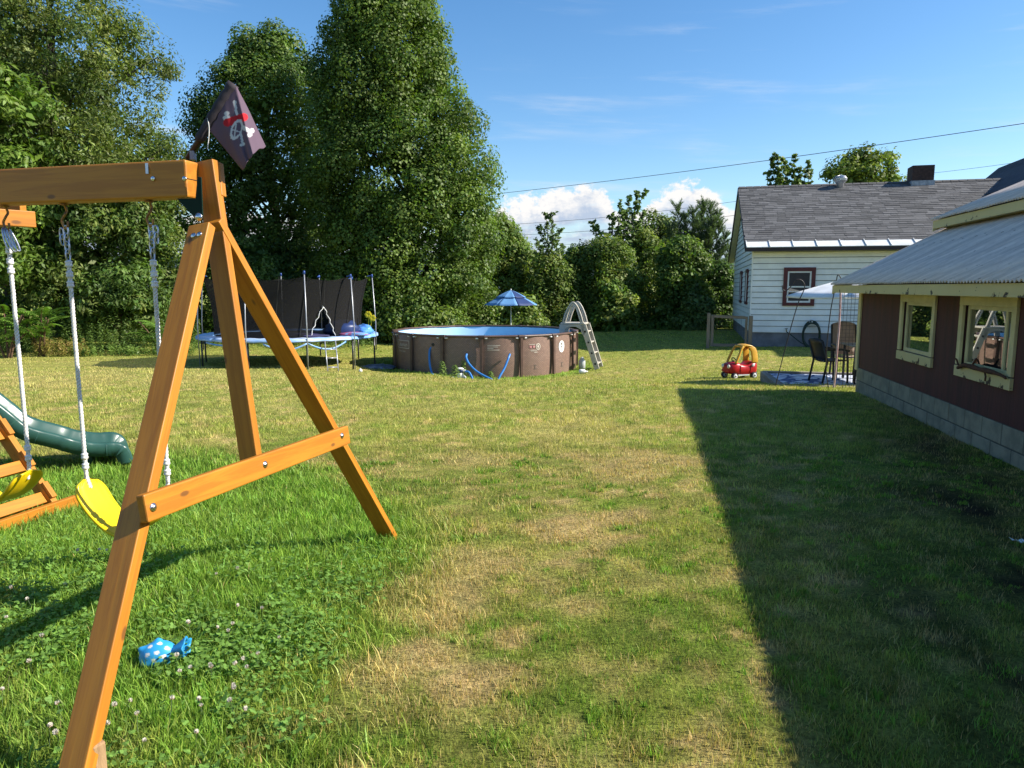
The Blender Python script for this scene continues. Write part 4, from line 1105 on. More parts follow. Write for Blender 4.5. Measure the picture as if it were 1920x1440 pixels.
    A3 = pang(999); z = pz(652); disc(.10, z + .02, .075, .085, A3, M_print, 'emblem_print', .72); disc(.10, z + .02, .03, .04, A3, M_print, 'emblem_print')
    bars([(-.16, -.09, z - .01, z + .05), (-.06, .0, z - .01, z + .05)], A3, M_printp, 'pink_print'); bars([(-.17, .0, z + .075, z + .087), (-.12, .06, z - .10, z - .088), (-.02, .08, z - .14, z - .125), (-.14, .16, z - .075, z - .066)], A3, M_print, 'small_print')
    A4 = pang(1047); z = pz(654); disc(0, z, .125, .165, A4, M_printw, 'oval_print'); disc(0, z + .075, .035, .035, A4, M_printd, 'oval_mark'); disc(0, z - .005, .022, .03, A4, M_printd, 'oval_mark'); disc(0, z - .075, .045, .035, A4, MATS['cream_print'], 'oval_mark')
    for q in (1000, 1048): A = pang(q); z = pz(690); bars([(-.05, .04, z + .05, z + .06), (-.02, -.005, z - .04, z + .05), (-.05, .05, z - .05, z - .04)], A, M_printd, 'small_print')
build_pool()
def hoses():
    M_h = mat('blue_hose', (.04, .20, .52), (.03, .16, .45), rough=.35, scale=30)
    def fd(px): a = pang(px); return PC.y - math.cos(a) * (PR + .03)
    def hose(pts, label, r=.030):
        path = spline([P(x, y, fd(x) - o) for x, y, o in pts], 8); mb = MB()
        rs = [r * (1 + .07 * (k % 2)) for k in range(len(path))]
        p2 = []; 
        for a, b in zip(path[:-1], path[1:]): p2 += [a, a.lerp(b, .5)]
        p2.append(path[-1])
        mb.tube(p2, [r * (1.08 if k % 2 else .94) for k in range(len(p2))], 8)
        o = mb.build('pool_hose', M_h, None, smooth=True); tag(o, label, 'hose', 'blue pool hoses')
    hose([(812, 648, .05), (806, 656, .14), (805, 672, .22), (807, 690, .30), (812, 706, .45)], 'blue pool hose hanging straight down left of the weed')
    hose([(875, 664, .05), (874, 671, .15), (880, 683, .25), (893, 696, .35), (908, 705, .45), (923, 712, .55)], 'long blue pool hose slanting down right from behind the pump')
    hose([(956, 664, .05), (953, 672, .15), (946, 690, .25), (938, 704, .35), (934, 712, .4)], 'blue pool hose slanting down left under the wall print')
    hose([(872, 697, .75), (879, 698, .75), (884, 706, .8), (890, 717, .9), (903, 715, 1.0)], 'short blue hose curling from the pump onto the grass')
    hose([(834, 712, .6), (842, 709, .6), (850, 708, .65)], 'short blue hose lying left of the pump')
    M_f = mat('black_fitting', (.02, .02, .02), rough=.5)
    # pump
    c = P(863, 714, fd(863) - .75); c.z = float(gz(c.x, c.y))
    pm = empty('filter_pump', c, 'small white and blue filter pump in the grass before the pool', 'pump')
    MB().lathe(c, [(.075, -.02), (.078, .15), (.072, .16)], 16).build('canister', M_printw, pm, smooth=True)
    MB().lathe(c + ZZ * .16, [(.082, 0), (.085, .07), (.07, .085)], 16).build('motor_band', mat('navy_plastic', (.015, .03, .09), rough=.4), pm, smooth=True)
    MB().lathe(c + ZZ * .246, [(.085, 0), (.088, .02), (.06, .035), (.02, .04)], 16).build('lid', M_printw, pm, smooth=True)
    MB().tube([c + ZZ * .2, c + ZZ * .2 + Vector((.13, -.02, .01))], .03).build('outlet', M_printw, pm); MB().tube([c + ZZ * .07 + Vector((.07, 0, 0)), c + ZZ * .05 + Vector((.14, -.02, -.03))], .035).build('inlet', M_printw, pm)
    f = MB().lathe(P(813, 646, fd(813) - .03), [(.07, 0), (.075, .02), (.05, .05), (.04, .08)], 14, frame(Vector((1, 0, 0)), Vector((0, -1, 0)))); f.build('skimmer_fitting', M_f, pool)
hoses()
def pool_ladder():
    ang = R(73); U = Vector((math.sin(ang), -math.cos(ang), 0)); T = Vector((math.cos(ang), math.sin(ang), 0))
    W0 = pp(ang, PR, 0); g0 = float(gz(W0.x + .6, W0.y)); pzt = .545
    lp = lambda u, t, z: W0 + U * u + T * t + ZZ * z
    L = empty('pool_ladder', lp(.4, 0, g0), 'beige plastic A-frame ladder over the right side of the pool', 'ladder')
    M_l = mat('beige_plastic', (.48, .44, .37), (.40, .37, .31), rough=.5, scale=5)
    A = Matrix((U, T, ZZ)).transposed()
    MB().box(lp(-.02, 0, pzt), (.70, .62, .05), A).build('platform', M_l, L, bevel=.015)
    for t in (-.30, .30):
        # skirt plates under the platform with an arched cut
        poly = [lp(-.36, t, pzt - .03), lp(.32, t, pzt - .03), lp(.36, t, pzt - .32), lp(.26, t, pzt - .30), lp(.22, t, pzt - .16), lp(.08, t, pzt - .09), lp(-.12, t, pzt - .09), lp(-.24, t, pzt - .16), lp(-.28, t, pzt - .42), lp(-.42, t, pzt - .42)]
        MB().prism(poly, T * .035).build('side_plate', M_l, L, bevel=.006)
        # outer rail plank with a bright front lip
        a0, a1 = lp(.28, t, pzt - .02), lp(.70, t, g0 + .02); d = (a1 - a0).normalized(); nn = T.cross(d).normalized()
        MB().prism([a0 - nn * .085, a0 + nn * .085, a1 + nn * .075, a1 - nn * .075], T * .05).build('outer_rail', M_l, L, bevel=.008)
        for k in range(4):
            c = a0.lerp(a1, .16 + .24 * k)
            MB().box(c + T * (.025), (.05, .058, .05), Matrix((d, T, nn)).transposed()).build('step_socket', M_f_dark(), L)
        # inner leg into the water
        MB().box(lp(-.36, t + .02, pzt - .45), (.08, .045, .85), A).build('inner_rail', M_l, L, bevel=.008)
        # handrail: a pair of parallel loops
        for off, sc in ((0, 1), (.0, .80)):
            pts = spline([lp(-.30 * sc, t + .02, pzt + .02), lp(-.235 * sc, t + .02, pzt + .26 * sc), lp(-.13 * sc, t + .02, pzt + .48 * (.5 + .5 * sc)), lp(-.02, t + .02, pzt + .60 * (.55 + .45 * sc)), lp(.10 * sc, t + .02, pzt + .50 * (.5 + .5 * sc)), lp(.21 * sc, t + .02, pzt + .26 * sc), lp(.28 * sc, t + .02, pzt + .02)])
            MB().tube(pts, .024, 8).build('handrail', M_l, L, smooth=True)
    for k in range(4):
        a0, a1 = lp(.28, 0, pzt - .02), lp(.70, 0, g0 + .02); c = a0.lerp(a1, .16 + .24 * k)
        MB().box(c, (.13, .55, .035), A).build('step', M_l, L, bevel=.01)
    for k in range(3): MB().box(lp(-.36, 0, pzt - .35 - .28 * k), (.10, .56, .035), A).build('step', M_l, L, bevel=.01)
    # bag of salt-like jug tucked behind the ladder foot
    c = lp(.22, -.05, g0); o = MB().lathe(c, [(.09, 0), (.10, .02), (.10, .22), (.05, .29), (.045, .33)], 14).build('plastic_jug', mat('grey_jug', (.45, .47, .46), rough=.4), None, smooth=True); tag(o, 'pale grey plastic jug on grass under the pool ladder', 'jug')
    c = G(1092, 700); o = MB().lathe(c + ZZ * .05, [(.02, -.1), (.06, -.09), (.068, -.03), (.06, .06), (.03, .09), (.02, .12), (.02, .15)], 12, frame(Vector((0, 0, 1)), Vector((1, -.2, 0)))).build('plastic_bottle', M_printw, None, smooth=True); tag(o, 'white plastic bottle lying on grass right of the pool', 'bottle')
pool_ladder()
def umbrella(name, base, top_z, rad, edge_z, n, mats, label, tier=None, pole_r=.02, pole_m=None, phase=0.0, lean=Vector((0, 0, 0)), valance=.0, sag=.05):
    u = empty(name, base, label, 'umbrella')
    hub = Vector((base.x, base.y, top_z)) + lean
    MB().tube([base - ZZ * .05, hub], pole_r, 10).build('pole', pole_m, u, smooth=True)
    def canopy(r, z0, z1, nm, up=0):
        for i in range(n):
            a0, a1 = phase + 2 * math.pi * i / n, phase + 2 * math.pi * (i + 1) / n; rows = []
            for k in range(7):
                t = k / 6; row = []
                for j in range(7):
                    s = j / 6; e0 = Vector((math.cos(a0), math.sin(a0), 0)); e1 = Vector((math.cos(a1), math.sin(a1), 0))
                    e = e0.lerp(e1, s); z = z0 + (z1 - z0) * (t ** 1.25) - sag * math.sin(math.pi * s) * t * 0 
                    row.append(Vector((hub.x, hub.y, 0)) + e * (r * t) + ZZ * (z + up + .02 * math.sin(math.pi * s) * t * -1))
                rows.append(row)
            if valance: rows.append([p - ZZ * valance for p in rows[-1]])
            MB().grid(rows).build(nm, mats[i % len(mats)], u, smooth=True, solid=.003)
            MB().tube([Vector((hub.x, hub.y, z0 - .02)), Vector((hub.x, hub.y, 0)) + Vector((math.cos(a0), math.sin(a0), 0)) * r + ZZ * (z1 - .01)], .007, 5).build('rib', pole_m, u) if up == 0 else None
    canopy(rad, top_z, edge_z, 'canopy_panel')
    if tier:
        canopy(tier, top_z + .07, top_z + .07 - (top_z - edge_z) * .55, 'upper_panel', .001)
    MB().lathe(hub + ZZ * (.07 if tier else 0), [(.02, -.02), (.025, .02), (.01, .05)], 8).build('finial', pole_m, u, smooth=True)
    return u
M_bl1 = mat('sky_blue_cloth', (.12, .27, .50), (.10, .25, .46), rough=.7, scale=3); M_bl2 = mat('navy_cloth', (.012, .035, .13), (.01, .03, .11), rough=.7, scale=3)
ub = P(958, 640, 25.3); ub.z = float(gz(ub.x, ub.y))
umbrella('beach_umbrella', ub, 1.55 - (548 - 540) / 1333 * 25.3, .97, 1.55 - (571 - 540) / 1333 * 25.3, 8, [M_bl1, M_bl1, M_bl2, M_bl1], 'blue two-tier beach umbrella on a thin pole behind the pool', tier=.55, pole_m=mat('white_pole', (.7, .7, .68), rough=.4), phase=.25)

# ================================================================== TRAMPOLINE
TC = Vector(((540 - 960) / 1345 * 20.3, 20.3, 0)); TR = 2.42; TZ = .25
def tp(a, r, z): return TC + Vector((math.sin(a) * r, -math.cos(a) * r, z))
def build_trampoline():
    tr = empty('trampoline', TC + ZZ * float(gz(TC.x, TC.y)), 'round trampoline with black safety net and blue pad behind swing set', 'trampoline')
    M_st = mat('galvanised_pole', (.40, .41, .43), (.32, .33, .35), rough=.4, metal=.5); M_leg = mat('dark_steel', (.10, .10, .11), (.07, .07, .075), rough=.45, metal=.6)
    n = 96
    MB().tube([tp(2 * math.pi * i / n, TR, TZ - .06) for i in range(n + 1)], .028, 8, cap=False).build('frame', M_st, tr, smooth=True)
    M_mat = mat('black_mat', (.012, .012, .014), rough=.6)
    MB().add([tp(2 * math.pi * i / n, TR - .35, TZ - .03) for i in range(n)], [tuple(range(n))]).build('jump_mat', M_mat, tr)
    # pad: sectors, blue and faded to white
    M_pb = mat('blue_pad', (.10, .30, .66), (.30, .45, .70), rough=.5, scale=1.8); M_pw = mat('faded_pad', (.45, .54, .70), (.16, .34, .64), rough=.5, scale=1.5)
    for i in range(8):
        a0, a1 = 2 * math.pi * i / 8 + .2, 2 * math.pi * (i + 1) / 8 + .2; rows = []
        for r_, z in ((TR - .40, TZ - .02), (TR - .36, TZ + .015), (TR - .05, TZ + .02), (TR + .04, TZ), (TR + .055, TZ - .05), (TR + .05, TZ - .07)):
            rows.append([tp(a0 + (a1 - a0) * j / 12, r_, z + .008 * math.sin(j * 2.1 + i)) for j in range(13)])
        MB().grid(rows).build('pad', M_pw if i in (0, 7) else M_pb, tr, smooth=True, solid=.006)
    for a0, a1, dip in ((R(2), R(27), .16), (R(27), R(52), .17), (R(-40), R(-10), .05)):       # loose strips of pad skirt hanging below
        rows = []
        for k in (0, 1): rows.append([tp(a0 + (a1 - a0) * j / 12, TR + .06, TZ - .08 - k * .045 - dip * math.sin(math.pi * j / 12)) for j in range(13)])
        MB().grid(rows).build('loose_skirt', M_pb, tr, smooth=True, solid=.004)
    # legs
    for a in [R(x) for x in (-88, -52, -8, 27, 59, 90, 140, 175, 205, 240)]:
        f = tp(a, TR - .02, TZ - .08); g = tp(a, TR - .02, 0); g.z = float(gz(g.x, g.y)) - .03
        MB().tube([f, g], .024, 8).build('leg', M_leg, tr, smooth=True)
    # poles with blue caps
    M_cap = mat('blue_cap', (.04, .09, .32), rough=.4)
    for d, zt in ((-89, 1.9), (-52, 1.95), (-8, 2.02), (27, 1.95), (59, 1.88), (88, 1.90), (145, 1.86), (174, 1.92), (202, 1.98), (250, 1.9)):
        a = R(d); b = tp(a, TR + .05, TZ - .45 if abs(d) < 100 else TZ); b.z = max(b.z, float(gz(b.x, b.y)) - .02) if abs(d) > 60 else float(gz(b.x, b.y)) - .02
        t = tp(a, TR - .02, zt); po = MB().tube([b, tp(a, TR + .055, TZ + .3), t], .015, 8).build('net_pole', M_st, tr, smooth=True)
        MB().lathe(t - ZZ * .02, [(.026, -.04), (.028, .03), (.02, .05)], 8).build('pole_cap', M_cap, po, smooth=True)
        MB().tube([t, tp(a, TR - .16, zt - .03)], .013, 6).build('net_hook', M_cap, po)
    # net with sagging top and a zip opening
    nm = bpy.data.materials.new('safety_net'); nm.use_nodes = True; t = nm.node_tree; k = NT(t); t.nodes.remove(t.nodes['Principled BSDF'])
    df = k.n('ShaderNodeBsdfDiffuse'); df.inputs[0].default_value = (.020, .0195, .0195, 1); tp_ = k.n('ShaderNodeBsdfTransparent'); mx = k.n('ShaderNodeMixShader'); mx.inputs[0].default_value = .82
    t.links.new(tp_.outputs[0], mx.inputs[1]); t.links.new(df.outputs[0], mx.inputs[2]); t.links.new(mx.outputs[0], t.nodes['Material Output'].inputs[0])
    pa = sorted([R(x) % (2 * math.pi) for x in (-89, -52, -8, 27, 59, 88, 145, 174, 202, 250)]); N = 200; K = 22
    def topz(a):
        a %= 2 * math.pi
        for i in range(len(pa)):
            a0 = pa[i]; a1 = pa[(i + 1) % len(pa)] + (2 * math.pi if i == len(pa) - 1 else 0); aa = a if a >= a0 else a + 2 * math.pi
            if a0 <= aa <= a1:
                f = (aa - a0) / (a1 - a0); return 1.83 - .09 * math.sin(math.pi * f) , f
        return 1.8, .5
    def net_pt(i, kx):
        a = 2 * math.pi * i / N; zt, f = topz(a); s = kx / K; r_ = TR - .42 + .24 * s ** 2.2 - .05 * math.sin(math.pi * f) * s
        return tp(a, r_, TZ + .02 + (zt - TZ - .02) * s)
    vs = [net_pt(i, kx) for kx in range(K + 1) for i in range(N)]; fs = []
    d0 = R(42)
    for kx in range(K):
        s = (kx + .5) / K
        for i in range(N):
            a = 2 * math.pi * (i + .5) / N; wdt = .175 * (1 - (s / .50) ** 1.2) if s < .50 else 0
            if abs(a - d0) < wdt: continue
            fs.append((kx * N + i, kx * N + (i + 1) % N, (kx + 1) * N + (i + 1) % N, (kx + 1) * N + i))
    MB().add(vs, fs).build('safety_net', nm, tr, smooth=True)
    mb = MB()
    for sg in (-1, 1):
        pts = []
        for q in range(12):
            s = q / 11 * .52; wdt = .175 * max(0, (1 - (s / .52) ** 1.2)); a = d0 + sg * wdt + .012 * math.sin(q * 2.1 + sg); r_ = TR - .40 + .22 * s ** 2.2
            pts.append(tp(a, r_ + .01, TZ + .02 + 1.56 * s))
        mb.tube(pts, .011, 5)
    mb.build('zip_edge', M_printw, tr, smooth=True)
    MB().tube([tp(d0, TR - .38 + .2 * (s ** 2), TZ + 1.58 * s) for s in np.linspace(.52, .97, 6)], .012, 5).build('zip', mat('zip_black', (.02, .02, .02)), tr)
    for d in (12, 30, 70): MB().tube([tp(R(d) - .10 * (1 - s), TR - .40 + .22 * s ** 2.2, TZ + .03 + 1.54 * s) for s in np.linspace(0, 1, 9)], .010, 5).build('net_seam', mat('zip_black', (.02, .02, .02)), tr)
    # little steel ladder
    la = R(40); A0, A1 = tp(la - .045, TR + .06, TZ - .06), tp(la + .075, TR + .06, TZ - .06); ld = Vector((.16, -.42, 0))
    g0 = A0 + ld; g0.z = float(gz(g0.x, g0.y)) - .02; g1 = A1 + ld; g1.z = float(gz(g1.x, g1.y)) - .02
    lad = MB().tube([A0, g0], .016, 8).build('ladder_rail', M_st, tr, smooth=True); MB().tube([A1, g1], .016, 8).build('ladder_rail', M_st, tr, smooth=True)
    for s in (.28, .55, .84): MB().tube([A0.lerp(g0, s), A1.lerp(g1, s)], .015, 8).build('rung', M_st, tr, smooth=True)
    # things on the trampoline
    def lump(name, c, d, m, label, cat, sd):
        mb = MB(); rows = []
        for i in range(13):
            th = math.pi * i / 12; row = []
            for j in range(20):
                ph = 2 * math.pi * j / 20; v = Vector((math.sin(th) * math.cos(ph), math.sin(th) * math.sin(ph), math.cos(th)))
                k2 = 1 + .22 * mnoise.noise(v * 2.1 + Vector((sd, 0, 0))) + .08 * mnoise.noise(v * 6 + Vector((0, sd, 0)))
                row.append(Vector(c) + Vector((v.x * d[0], v.y * d[1], max(v.z, -.6) * d[2] + .6 * d[2])) * k2)
            rows.append(row)
        mb.grid(rows, closed=True); o = mb.build(name, m, None, smooth=True); tag(o, label, cat); return o
    lump('inflatable_float', tp(R(68), 1.75, TZ), (.50, .40, .26), mat('dark_blue_vinyl', (.012, .02, .07), (.02, .04, .13), rough=.4, scale=2), 'dark blue heap of inflatables inside the trampoline net', 'inflatable', 3)
    lump('blanket', tp(R(25), 1.55, TZ), (.80, .40, .07), mat('purple_cloth', (.022, .02, .06), (.035, .03, .09), rough=.8, scale=3), 'crumpled purple blanket on the trampoline mat', 'blanket', 8)
    lump('pool_toy', tp(R(83), TR - .22, TZ + .02), (.24, .28, .16), mat('bright_blue_vinyl', (.05, .16, .55), (.12, .35, .75), rough=.35, scale=4), 'bright blue inflatable toy on the right edge of the trampoline', 'toy', 5)
    lump('towel', tp(R(64), TR - .16, TZ + .015), (.45, .20, .06), mat('pink_towel', (.30, .08, .16), (.14, .28, .52), rough=.8, scale=5, lo=.45, hi=.55), 'pink and blue towel lying on the trampoline pad', 'towel', 6)
    for k, (dx, dz, lb) in enumerate(((0, .56, 'upper'), (.12, .46, 'lower'))):
        c = tp(R(84), TR - .06, TZ + dz) + Vector((dx - .05, 0, 0)); mb = MB()
        for q in range(6):
            a = 2 * math.pi * q / 6; mb.lathe(c + Vector((.055 * math.cos(a), 0, .055 * math.sin(a))), [(.01, -.015), (.045, -.01), (.045, .01), (.01, .015)], 8, frame(Vector((1, 0, 0)), Vector((0, 1, 0))))
        mb.tube([c, tp(R(84), TR - .1, TZ + .05)], .006, 5)
        o = mb.build('toy_flower', mat('yellow_toy', (.75, .62, .02), rough=.4), None); tag(o, lb + ' of two yellow toy flowers standing at the right of the trampoline', 'toy')
    c = G(708, 689); lump('tarp', c - ZZ * .05, (.5, .35, .09), mat('grey_tarp', (.22, .26, .34), (.06, .08, .11), rough=.5, scale=5), 'crumpled grey-blue tarp on shaded grass between trampoline and pool', 'tarp', 11)
    c = G(676, 698); o = MB().lathe(c, [(.02, 0), (.05, .02), (.045, .07), (.01, .1)], 10).build('ball', M_printw, None, smooth=True); tag(o, 'small white ball in the grass by the trampoline ladder', 'ball')
build_trampoline()

# ================================================================== TOY CAR
def toy_car():
    g = G(1386, 709); Fd = Vector((-.955, -.295, 0)).normalized(); Sd = Vector((.295, -.955, 0)).normalized()
    car = empty('toy_car', g, 'red and yellow plastic ride-on toy car on the lawn', 'toy car')
    cp = lambda x, s, z: g + Fd * x + Sd * s + ZZ * z
    M_r = mat('red_plastic', (.42, .008, .014), (.36, .007, .012), rough=.35, scale=3); M_y = mat('mustard_plastic', (.58, .31, .03), (.52, .28, .025), rough=.4, scale=3)
    def loft(secs, n=20, e=.55):
        rows = []
        for x, hw, z0, z1 in secs:
            row = []
            for j in range(n):
                a = 2 * math.pi * j / n; c, s = math.cos(a), math.sin(a)
                row.append(cp(x, hw * math.copysign(abs(c) ** e, c), (z0 + z1) / 2 + (z1 - z0) / 2 * math.copysign(abs(s) ** e, s)))
            rows.append(row)
        mb = MB().grid(rows, closed=True); k = len(rows)
        mb.add(rows[0], [tuple(range(n))]); mb.add(rows[-1], [tuple(range(n))[::-1]]); return mb
    body = loft([(.385, .10, .20, .29), (.37, .16, .16, .33), (.32, .195, .12, .375), (.22, .205, .10, .395), (.14, .205, .095, .40), (.10, .205, .09, .36), (.0, .205, .09, .335), (-.12, .205, .09, .345), (-.18, .205, .09, .40), (-.28, .20, .10, .41), (-.345, .18, .12, .40), (-.37, .14, .16, .36)])
    body.build('body', M_r, car, smooth=True)
    # roof on four pillars
    for s in (-1, 1):
        MB().tube(spline([cp(.23, s * .175, .37), cp(.15, s * .17, .55), cp(.08, s * .155, .70), cp(.02, s * .14, .755)]), [.03] * 19, 8).build('front_pillar', M_y, car, smooth=True)
        rows = []
        for t, x0, x1, z in ((0, -.36, -.20, .38), (.3, -.355, -.205, .50), (.6, -.34, -.19, .62), (.85, -.31, -.15, .70), (1, -.27, -.10, .745)):
            rows.append([cp(x0, s * (.175 - .03 * t), z), cp(x1, s * (.175 - .03 * t), z)])
        MB().grid(rows).build('rear_pillar', M_y, car, smooth=True, solid=.045, bevel=.01)
    rows = []
    for x, z, hw in ((.05, .745, .13), (.03, .775, .15), (-.04, .795, .165), (-.12, .795, .17), (-.20, .775, .17), (-.26, .74, .165), (-.30, .70, .16)):
        rows.append([cp(x, hw * q, z - .02 * q * q) for q in (-1, -.6, 0, .6, 1)])
    MB().grid(rows).build('roof', M_y, car, smooth=True, solid=.035)
    MB().box(cp(-.325, 0, .705), (.05, .05, .02)).build('roof_lip', M_y, car, bevel=.006)
    Aw = Matrix((Fd, ZZ, Sd)).transposed()
    for x, s, r in ((.27, .20, .075), (.27, -.20, .075), (-.245, .205, .080), (-.245, -.205, .080)):
        w = MB().lathe(cp(x, s, r), [(r * .6, -.045), (r * .95, -.04), (r, -.02), (r, .02), (r * .93, .036), (r * .70, .038)], 20, Aw).build('wheel', mat('black_tyre', (.02, .02, .022), rough=.6), car, smooth=True)
        if s > 0 or x > 0:
            MB().lathe(cp(x, s, r), [(r * .68, .034), (r * .66, .044), (r * .3, .048), (r * .22, .04)], 18, Aw).build('hub', mat('hub_white', (.66, .67, .70), rough=.4), w, smooth=True)
            MB().lathe(cp(x, s, r), [(r * .2, .046), (r * .18, .056), (.004, .06)], 10, Aw).build('hub_cap', mat('black_tyre', (.02, .02, .022)), w)
    for s in (-1, 1):
        MB().lathe(cp(.37, s * .115, .30), [(.045, 0), (.045, .02), (.03, .032), (.01, .036)], 12, Matrix((Sd, ZZ, Fd)).transposed()).build('headlight', mat('lamp_white', (.75, .72, .62), rough=.3), car, smooth=True)
    MB().lathe(cp(-.22, .203, .325), [(.036, 0), (.036, .012), (.02, .016)], 14, Aw).build('fuel_cap', mat('hub_white', (.66, .67, .70)), car, smooth=True)
    sw = MB(); sw.tube([cp(.16 + .03 * math.sin(a), .085 * math.cos(a), .43 + .06 * math.sin(a)) for a in [2 * math.pi * i / 16 for i in range(17)]], .012, 6, cap=False); sw.tube([cp(.2, 0, .36), cp(.16, 0, .43)], .014); sw.build('steering_wheel', mat('black_tyre', (.02, .02, .022)), car, smooth=True)
    MB().box(cp(.385, 0, .19), (.03, .30, .05), Matrix((Fd, Sd, ZZ)).transposed()).build('bumper', M_r, car, bevel=.012)
    MB().box(cp(.02, .19, .095), (.30, .03, .03), Matrix((Fd, Sd, ZZ)).transposed()).build('floor_edge', mat('hub_white', (.66, .67, .70)), car, bevel=.008)
    # door cut: groove lines proud strip
    MB().tube([cp(.11, .207, .35), cp(.12, .209, .24), cp(.10, .207, .13), cp(-.14, .207, .13), cp(-.16, .209, .24), cp(-.15, .207, .34)], .006, 5).build('door_edge', mat('red_dark', (.30, .008, .012), rough=.4), car)
    p = cp(-.44, -.05, 0); pz_ = float(gz(p.x, p.y)); o = empty('toy_post', (p.x, p.y, pz_), 'upright red toy post standing right behind the toy car', 'toy')
    MB().box((p.x, p.y, pz_ + .30), (.075, .09, .60)).build('post', mat('faded_red', (.40, .045, .035), (.28, .04, .03), rough=.5), o, bevel=.015)
    MB().box((p.x, p.y, pz_ + .612), (.095, .11, .03)).build('cap', mat('rust_cap', (.20, .08, .05), rough=.7), o, bevel=.008)
    MB().box((p.x - .02, p.y - .02, pz_ + .07), (.12, .14, .14)).build('base', mat('blue_base', (.02, .05, .22), rough=.5), o, bevel=.02)
toy_car()

# ================================================================== PATIO CORNER
def cloth_mat(name, c, tl):
    m = mat(name, c, rough=.8, scale=3); t = m.node_tree; k = NT(t); b = t.nodes['Principled BSDF']
    tr = k.n('ShaderNodeBsdfTranslucent'); tr.inputs[0].default_value = c + (1,); mx = k.n('ShaderNodeMixShader'); mx.inputs[0].default_value = tl
    t.links.new(b.outputs[0], mx.inputs[1]); t.links.new(tr.outputs[0], mx.inputs[2]); t.links.new(mx.outputs[0], t.nodes['Material Output'].inputs[0])
    return m
def patio():
    zt = -.265
    def q(s, d, z): return Vector((4.95, 12.95, 0)) - BU * d + BV * s + ZZ * z
    M_tw = mat('grey_deck_timber', (.30, .26, .21), (.19, .165, .135), rough=.9, scale=3, stretch=(.6, 8, 8), bump=.4)
    pt = empty('patio_deck', q(1.5, 1.5, zt - .2), 'low timber-edged patio platform beside the barn end', 'patio')
    W, Dp = 3.2, 2.25
    for a, b in (((0, 0), (W, 0)), ((0, Dp), (W, Dp)), ((0, .07), (0, Dp - .07)), ((W, .07), (W, Dp - .07))):
        board('edge_timber', q(*a, zt - .05), q(*b, zt - .05), ZZ, .13, .20, M_tw, pt, bevel=.008)
    MB().hexa([q(.07, .07, -.5), q(W - .07, .07, -.5), q(W - .07, Dp - .07, -.5), q(.07, Dp - .07, -.5)], [q(.07, .07, zt), q(W - .07, .07, zt), q(W - .07, Dp - .07, zt), q(.07, Dp - .07, zt)]).build('gravel_bed', M_conc, pt)
    # rug with angular blue and white bands
    m = bpy.data.materials.new('rug_print'); m.use_nodes = True; t = m.node_tree; k = NT(t); b = t.nodes['Principled BSDF']
    co = k.n('ShaderNodeTexCoord').outputs['Object']; mp = k.n('ShaderNodeMapping'); mp.inputs['Rotation'].default_value = (0, 0, .7); t.links.new(co, mp.inputs[0])
    vo = k.n('ShaderNodeTexVoronoi', feature='DISTANCE_TO_EDGE'); vo.inputs['Scale'].default_value = 3.4; t.links.new(mp.outputs[0], vo.inputs['Vector'])
    t.links.new(k.mix(k.sstep(vo.outputs['Distance'], .05, .08), (.06, .10, .24, 1), (.62, .66, .76, 1)), b.inputs['Base Color']); b.inputs['Roughness'].default_value = .9
    rows = [[q(.12 + 2.9 * i / 14, .10 + 2.05 * j / 14, zt + .006 + .008 * random.random()) for i in range(15)] for j in range(15)]
    o = MB().grid(rows).build('outdoor_rug', m, None, solid=.005); tag(o, 'blue and white patterned outdoor rug on the patio platform', 'rug')
    M_bp = mat('black_plastic', (.012, .012, .014), (.02, .02, .022), rough=.45)
    def chair(s, d, rot, label, kind):
        c = q(s, d, zt + .012); A = Matrix.Rotation(rot, 3, 'Z'); f = lambda x, y, z: c + A @ Vector((x, y, z))     # x forward
        high = kind != 'resin'; fab = {'resin': M_bp, 'tan': mat('tan_sling', (.32, .24, .19), (.27, .20, .16), rough=.85), 'brown': mat('brown_sling', (.07, .05, .04), (.05, .038, .03), rough=.85)}[kind]
        e = empty('patio_chair', c, label, 'chair', 'chairs on the patio')
        sh = .42; bh = 1.05 if high else .80
        rows = [[f(-.20 + .42 * i / 4, -.22 + .44 * j / 4, sh - .02 * math.sin(math.pi * j / 4) + .01 * i / 4) for j in range(5)] for i in range(5)]
        MB().grid(rows).build('seat', fab, e, smooth=True, solid=.025)
        rows = [[f(-.21 - .13 * i / 6 - .03 * math.sin(math.pi * j / 4), -.22 + .44 * j / 4, sh + .02 + (bh - sh) * i / 6 + (.04 * math.sin(math.pi * j / 4) * (i == 6))) for j in range(5)] for i in range(7)]
        MB().grid(rows).build('backrest', fab, e, smooth=True, solid=.02)
        for y in (-.23, .23):
            MB().tube([f(.22, y, 0), f(.20, y, sh), f(.17, y, sh + .2)], .022, 8).build('leg', M_bp, e, smooth=True)
            MB().tube([f(-.30, y, 0), f(-.22, y, sh), f(-.34, y, bh)], .022, 8).build('leg', M_bp, e, smooth=True)
            MB().tube(spline([f(.22, y, sh + .19), f(.05, y, sh + .22), f(-.25, y, sh + .22)]), .022, 8).build('armrest', M_bp, e, smooth=True)
        if not high:
            for j in range(4): MB().tube([f(-.20, -.12 + .08 * j, sh), f(-.33, -.12 + .08 * j, bh - .03)], .012, 6).build('slat', M_bp, e)
    chair(1.05, .95, .15, 'black plastic chair nearest the patio corner', 'resin')
    chair(1.72, .55, 1.9, 'black plastic chair in front of the patio table', 'resin')
    chair(1.55, 1.85, -1.75, 'patio chair with high tan sling back behind the table', 'tan')
    chair(2.15, .70, 1.75, 'patio chair with dark brown sling back, nearest the barn corner', 'brown')
    c = q(1.85, 1.22, zt + .012); tb = empty('patio_table', c, 'dark patio table with grey top under the white umbrella', 'table')
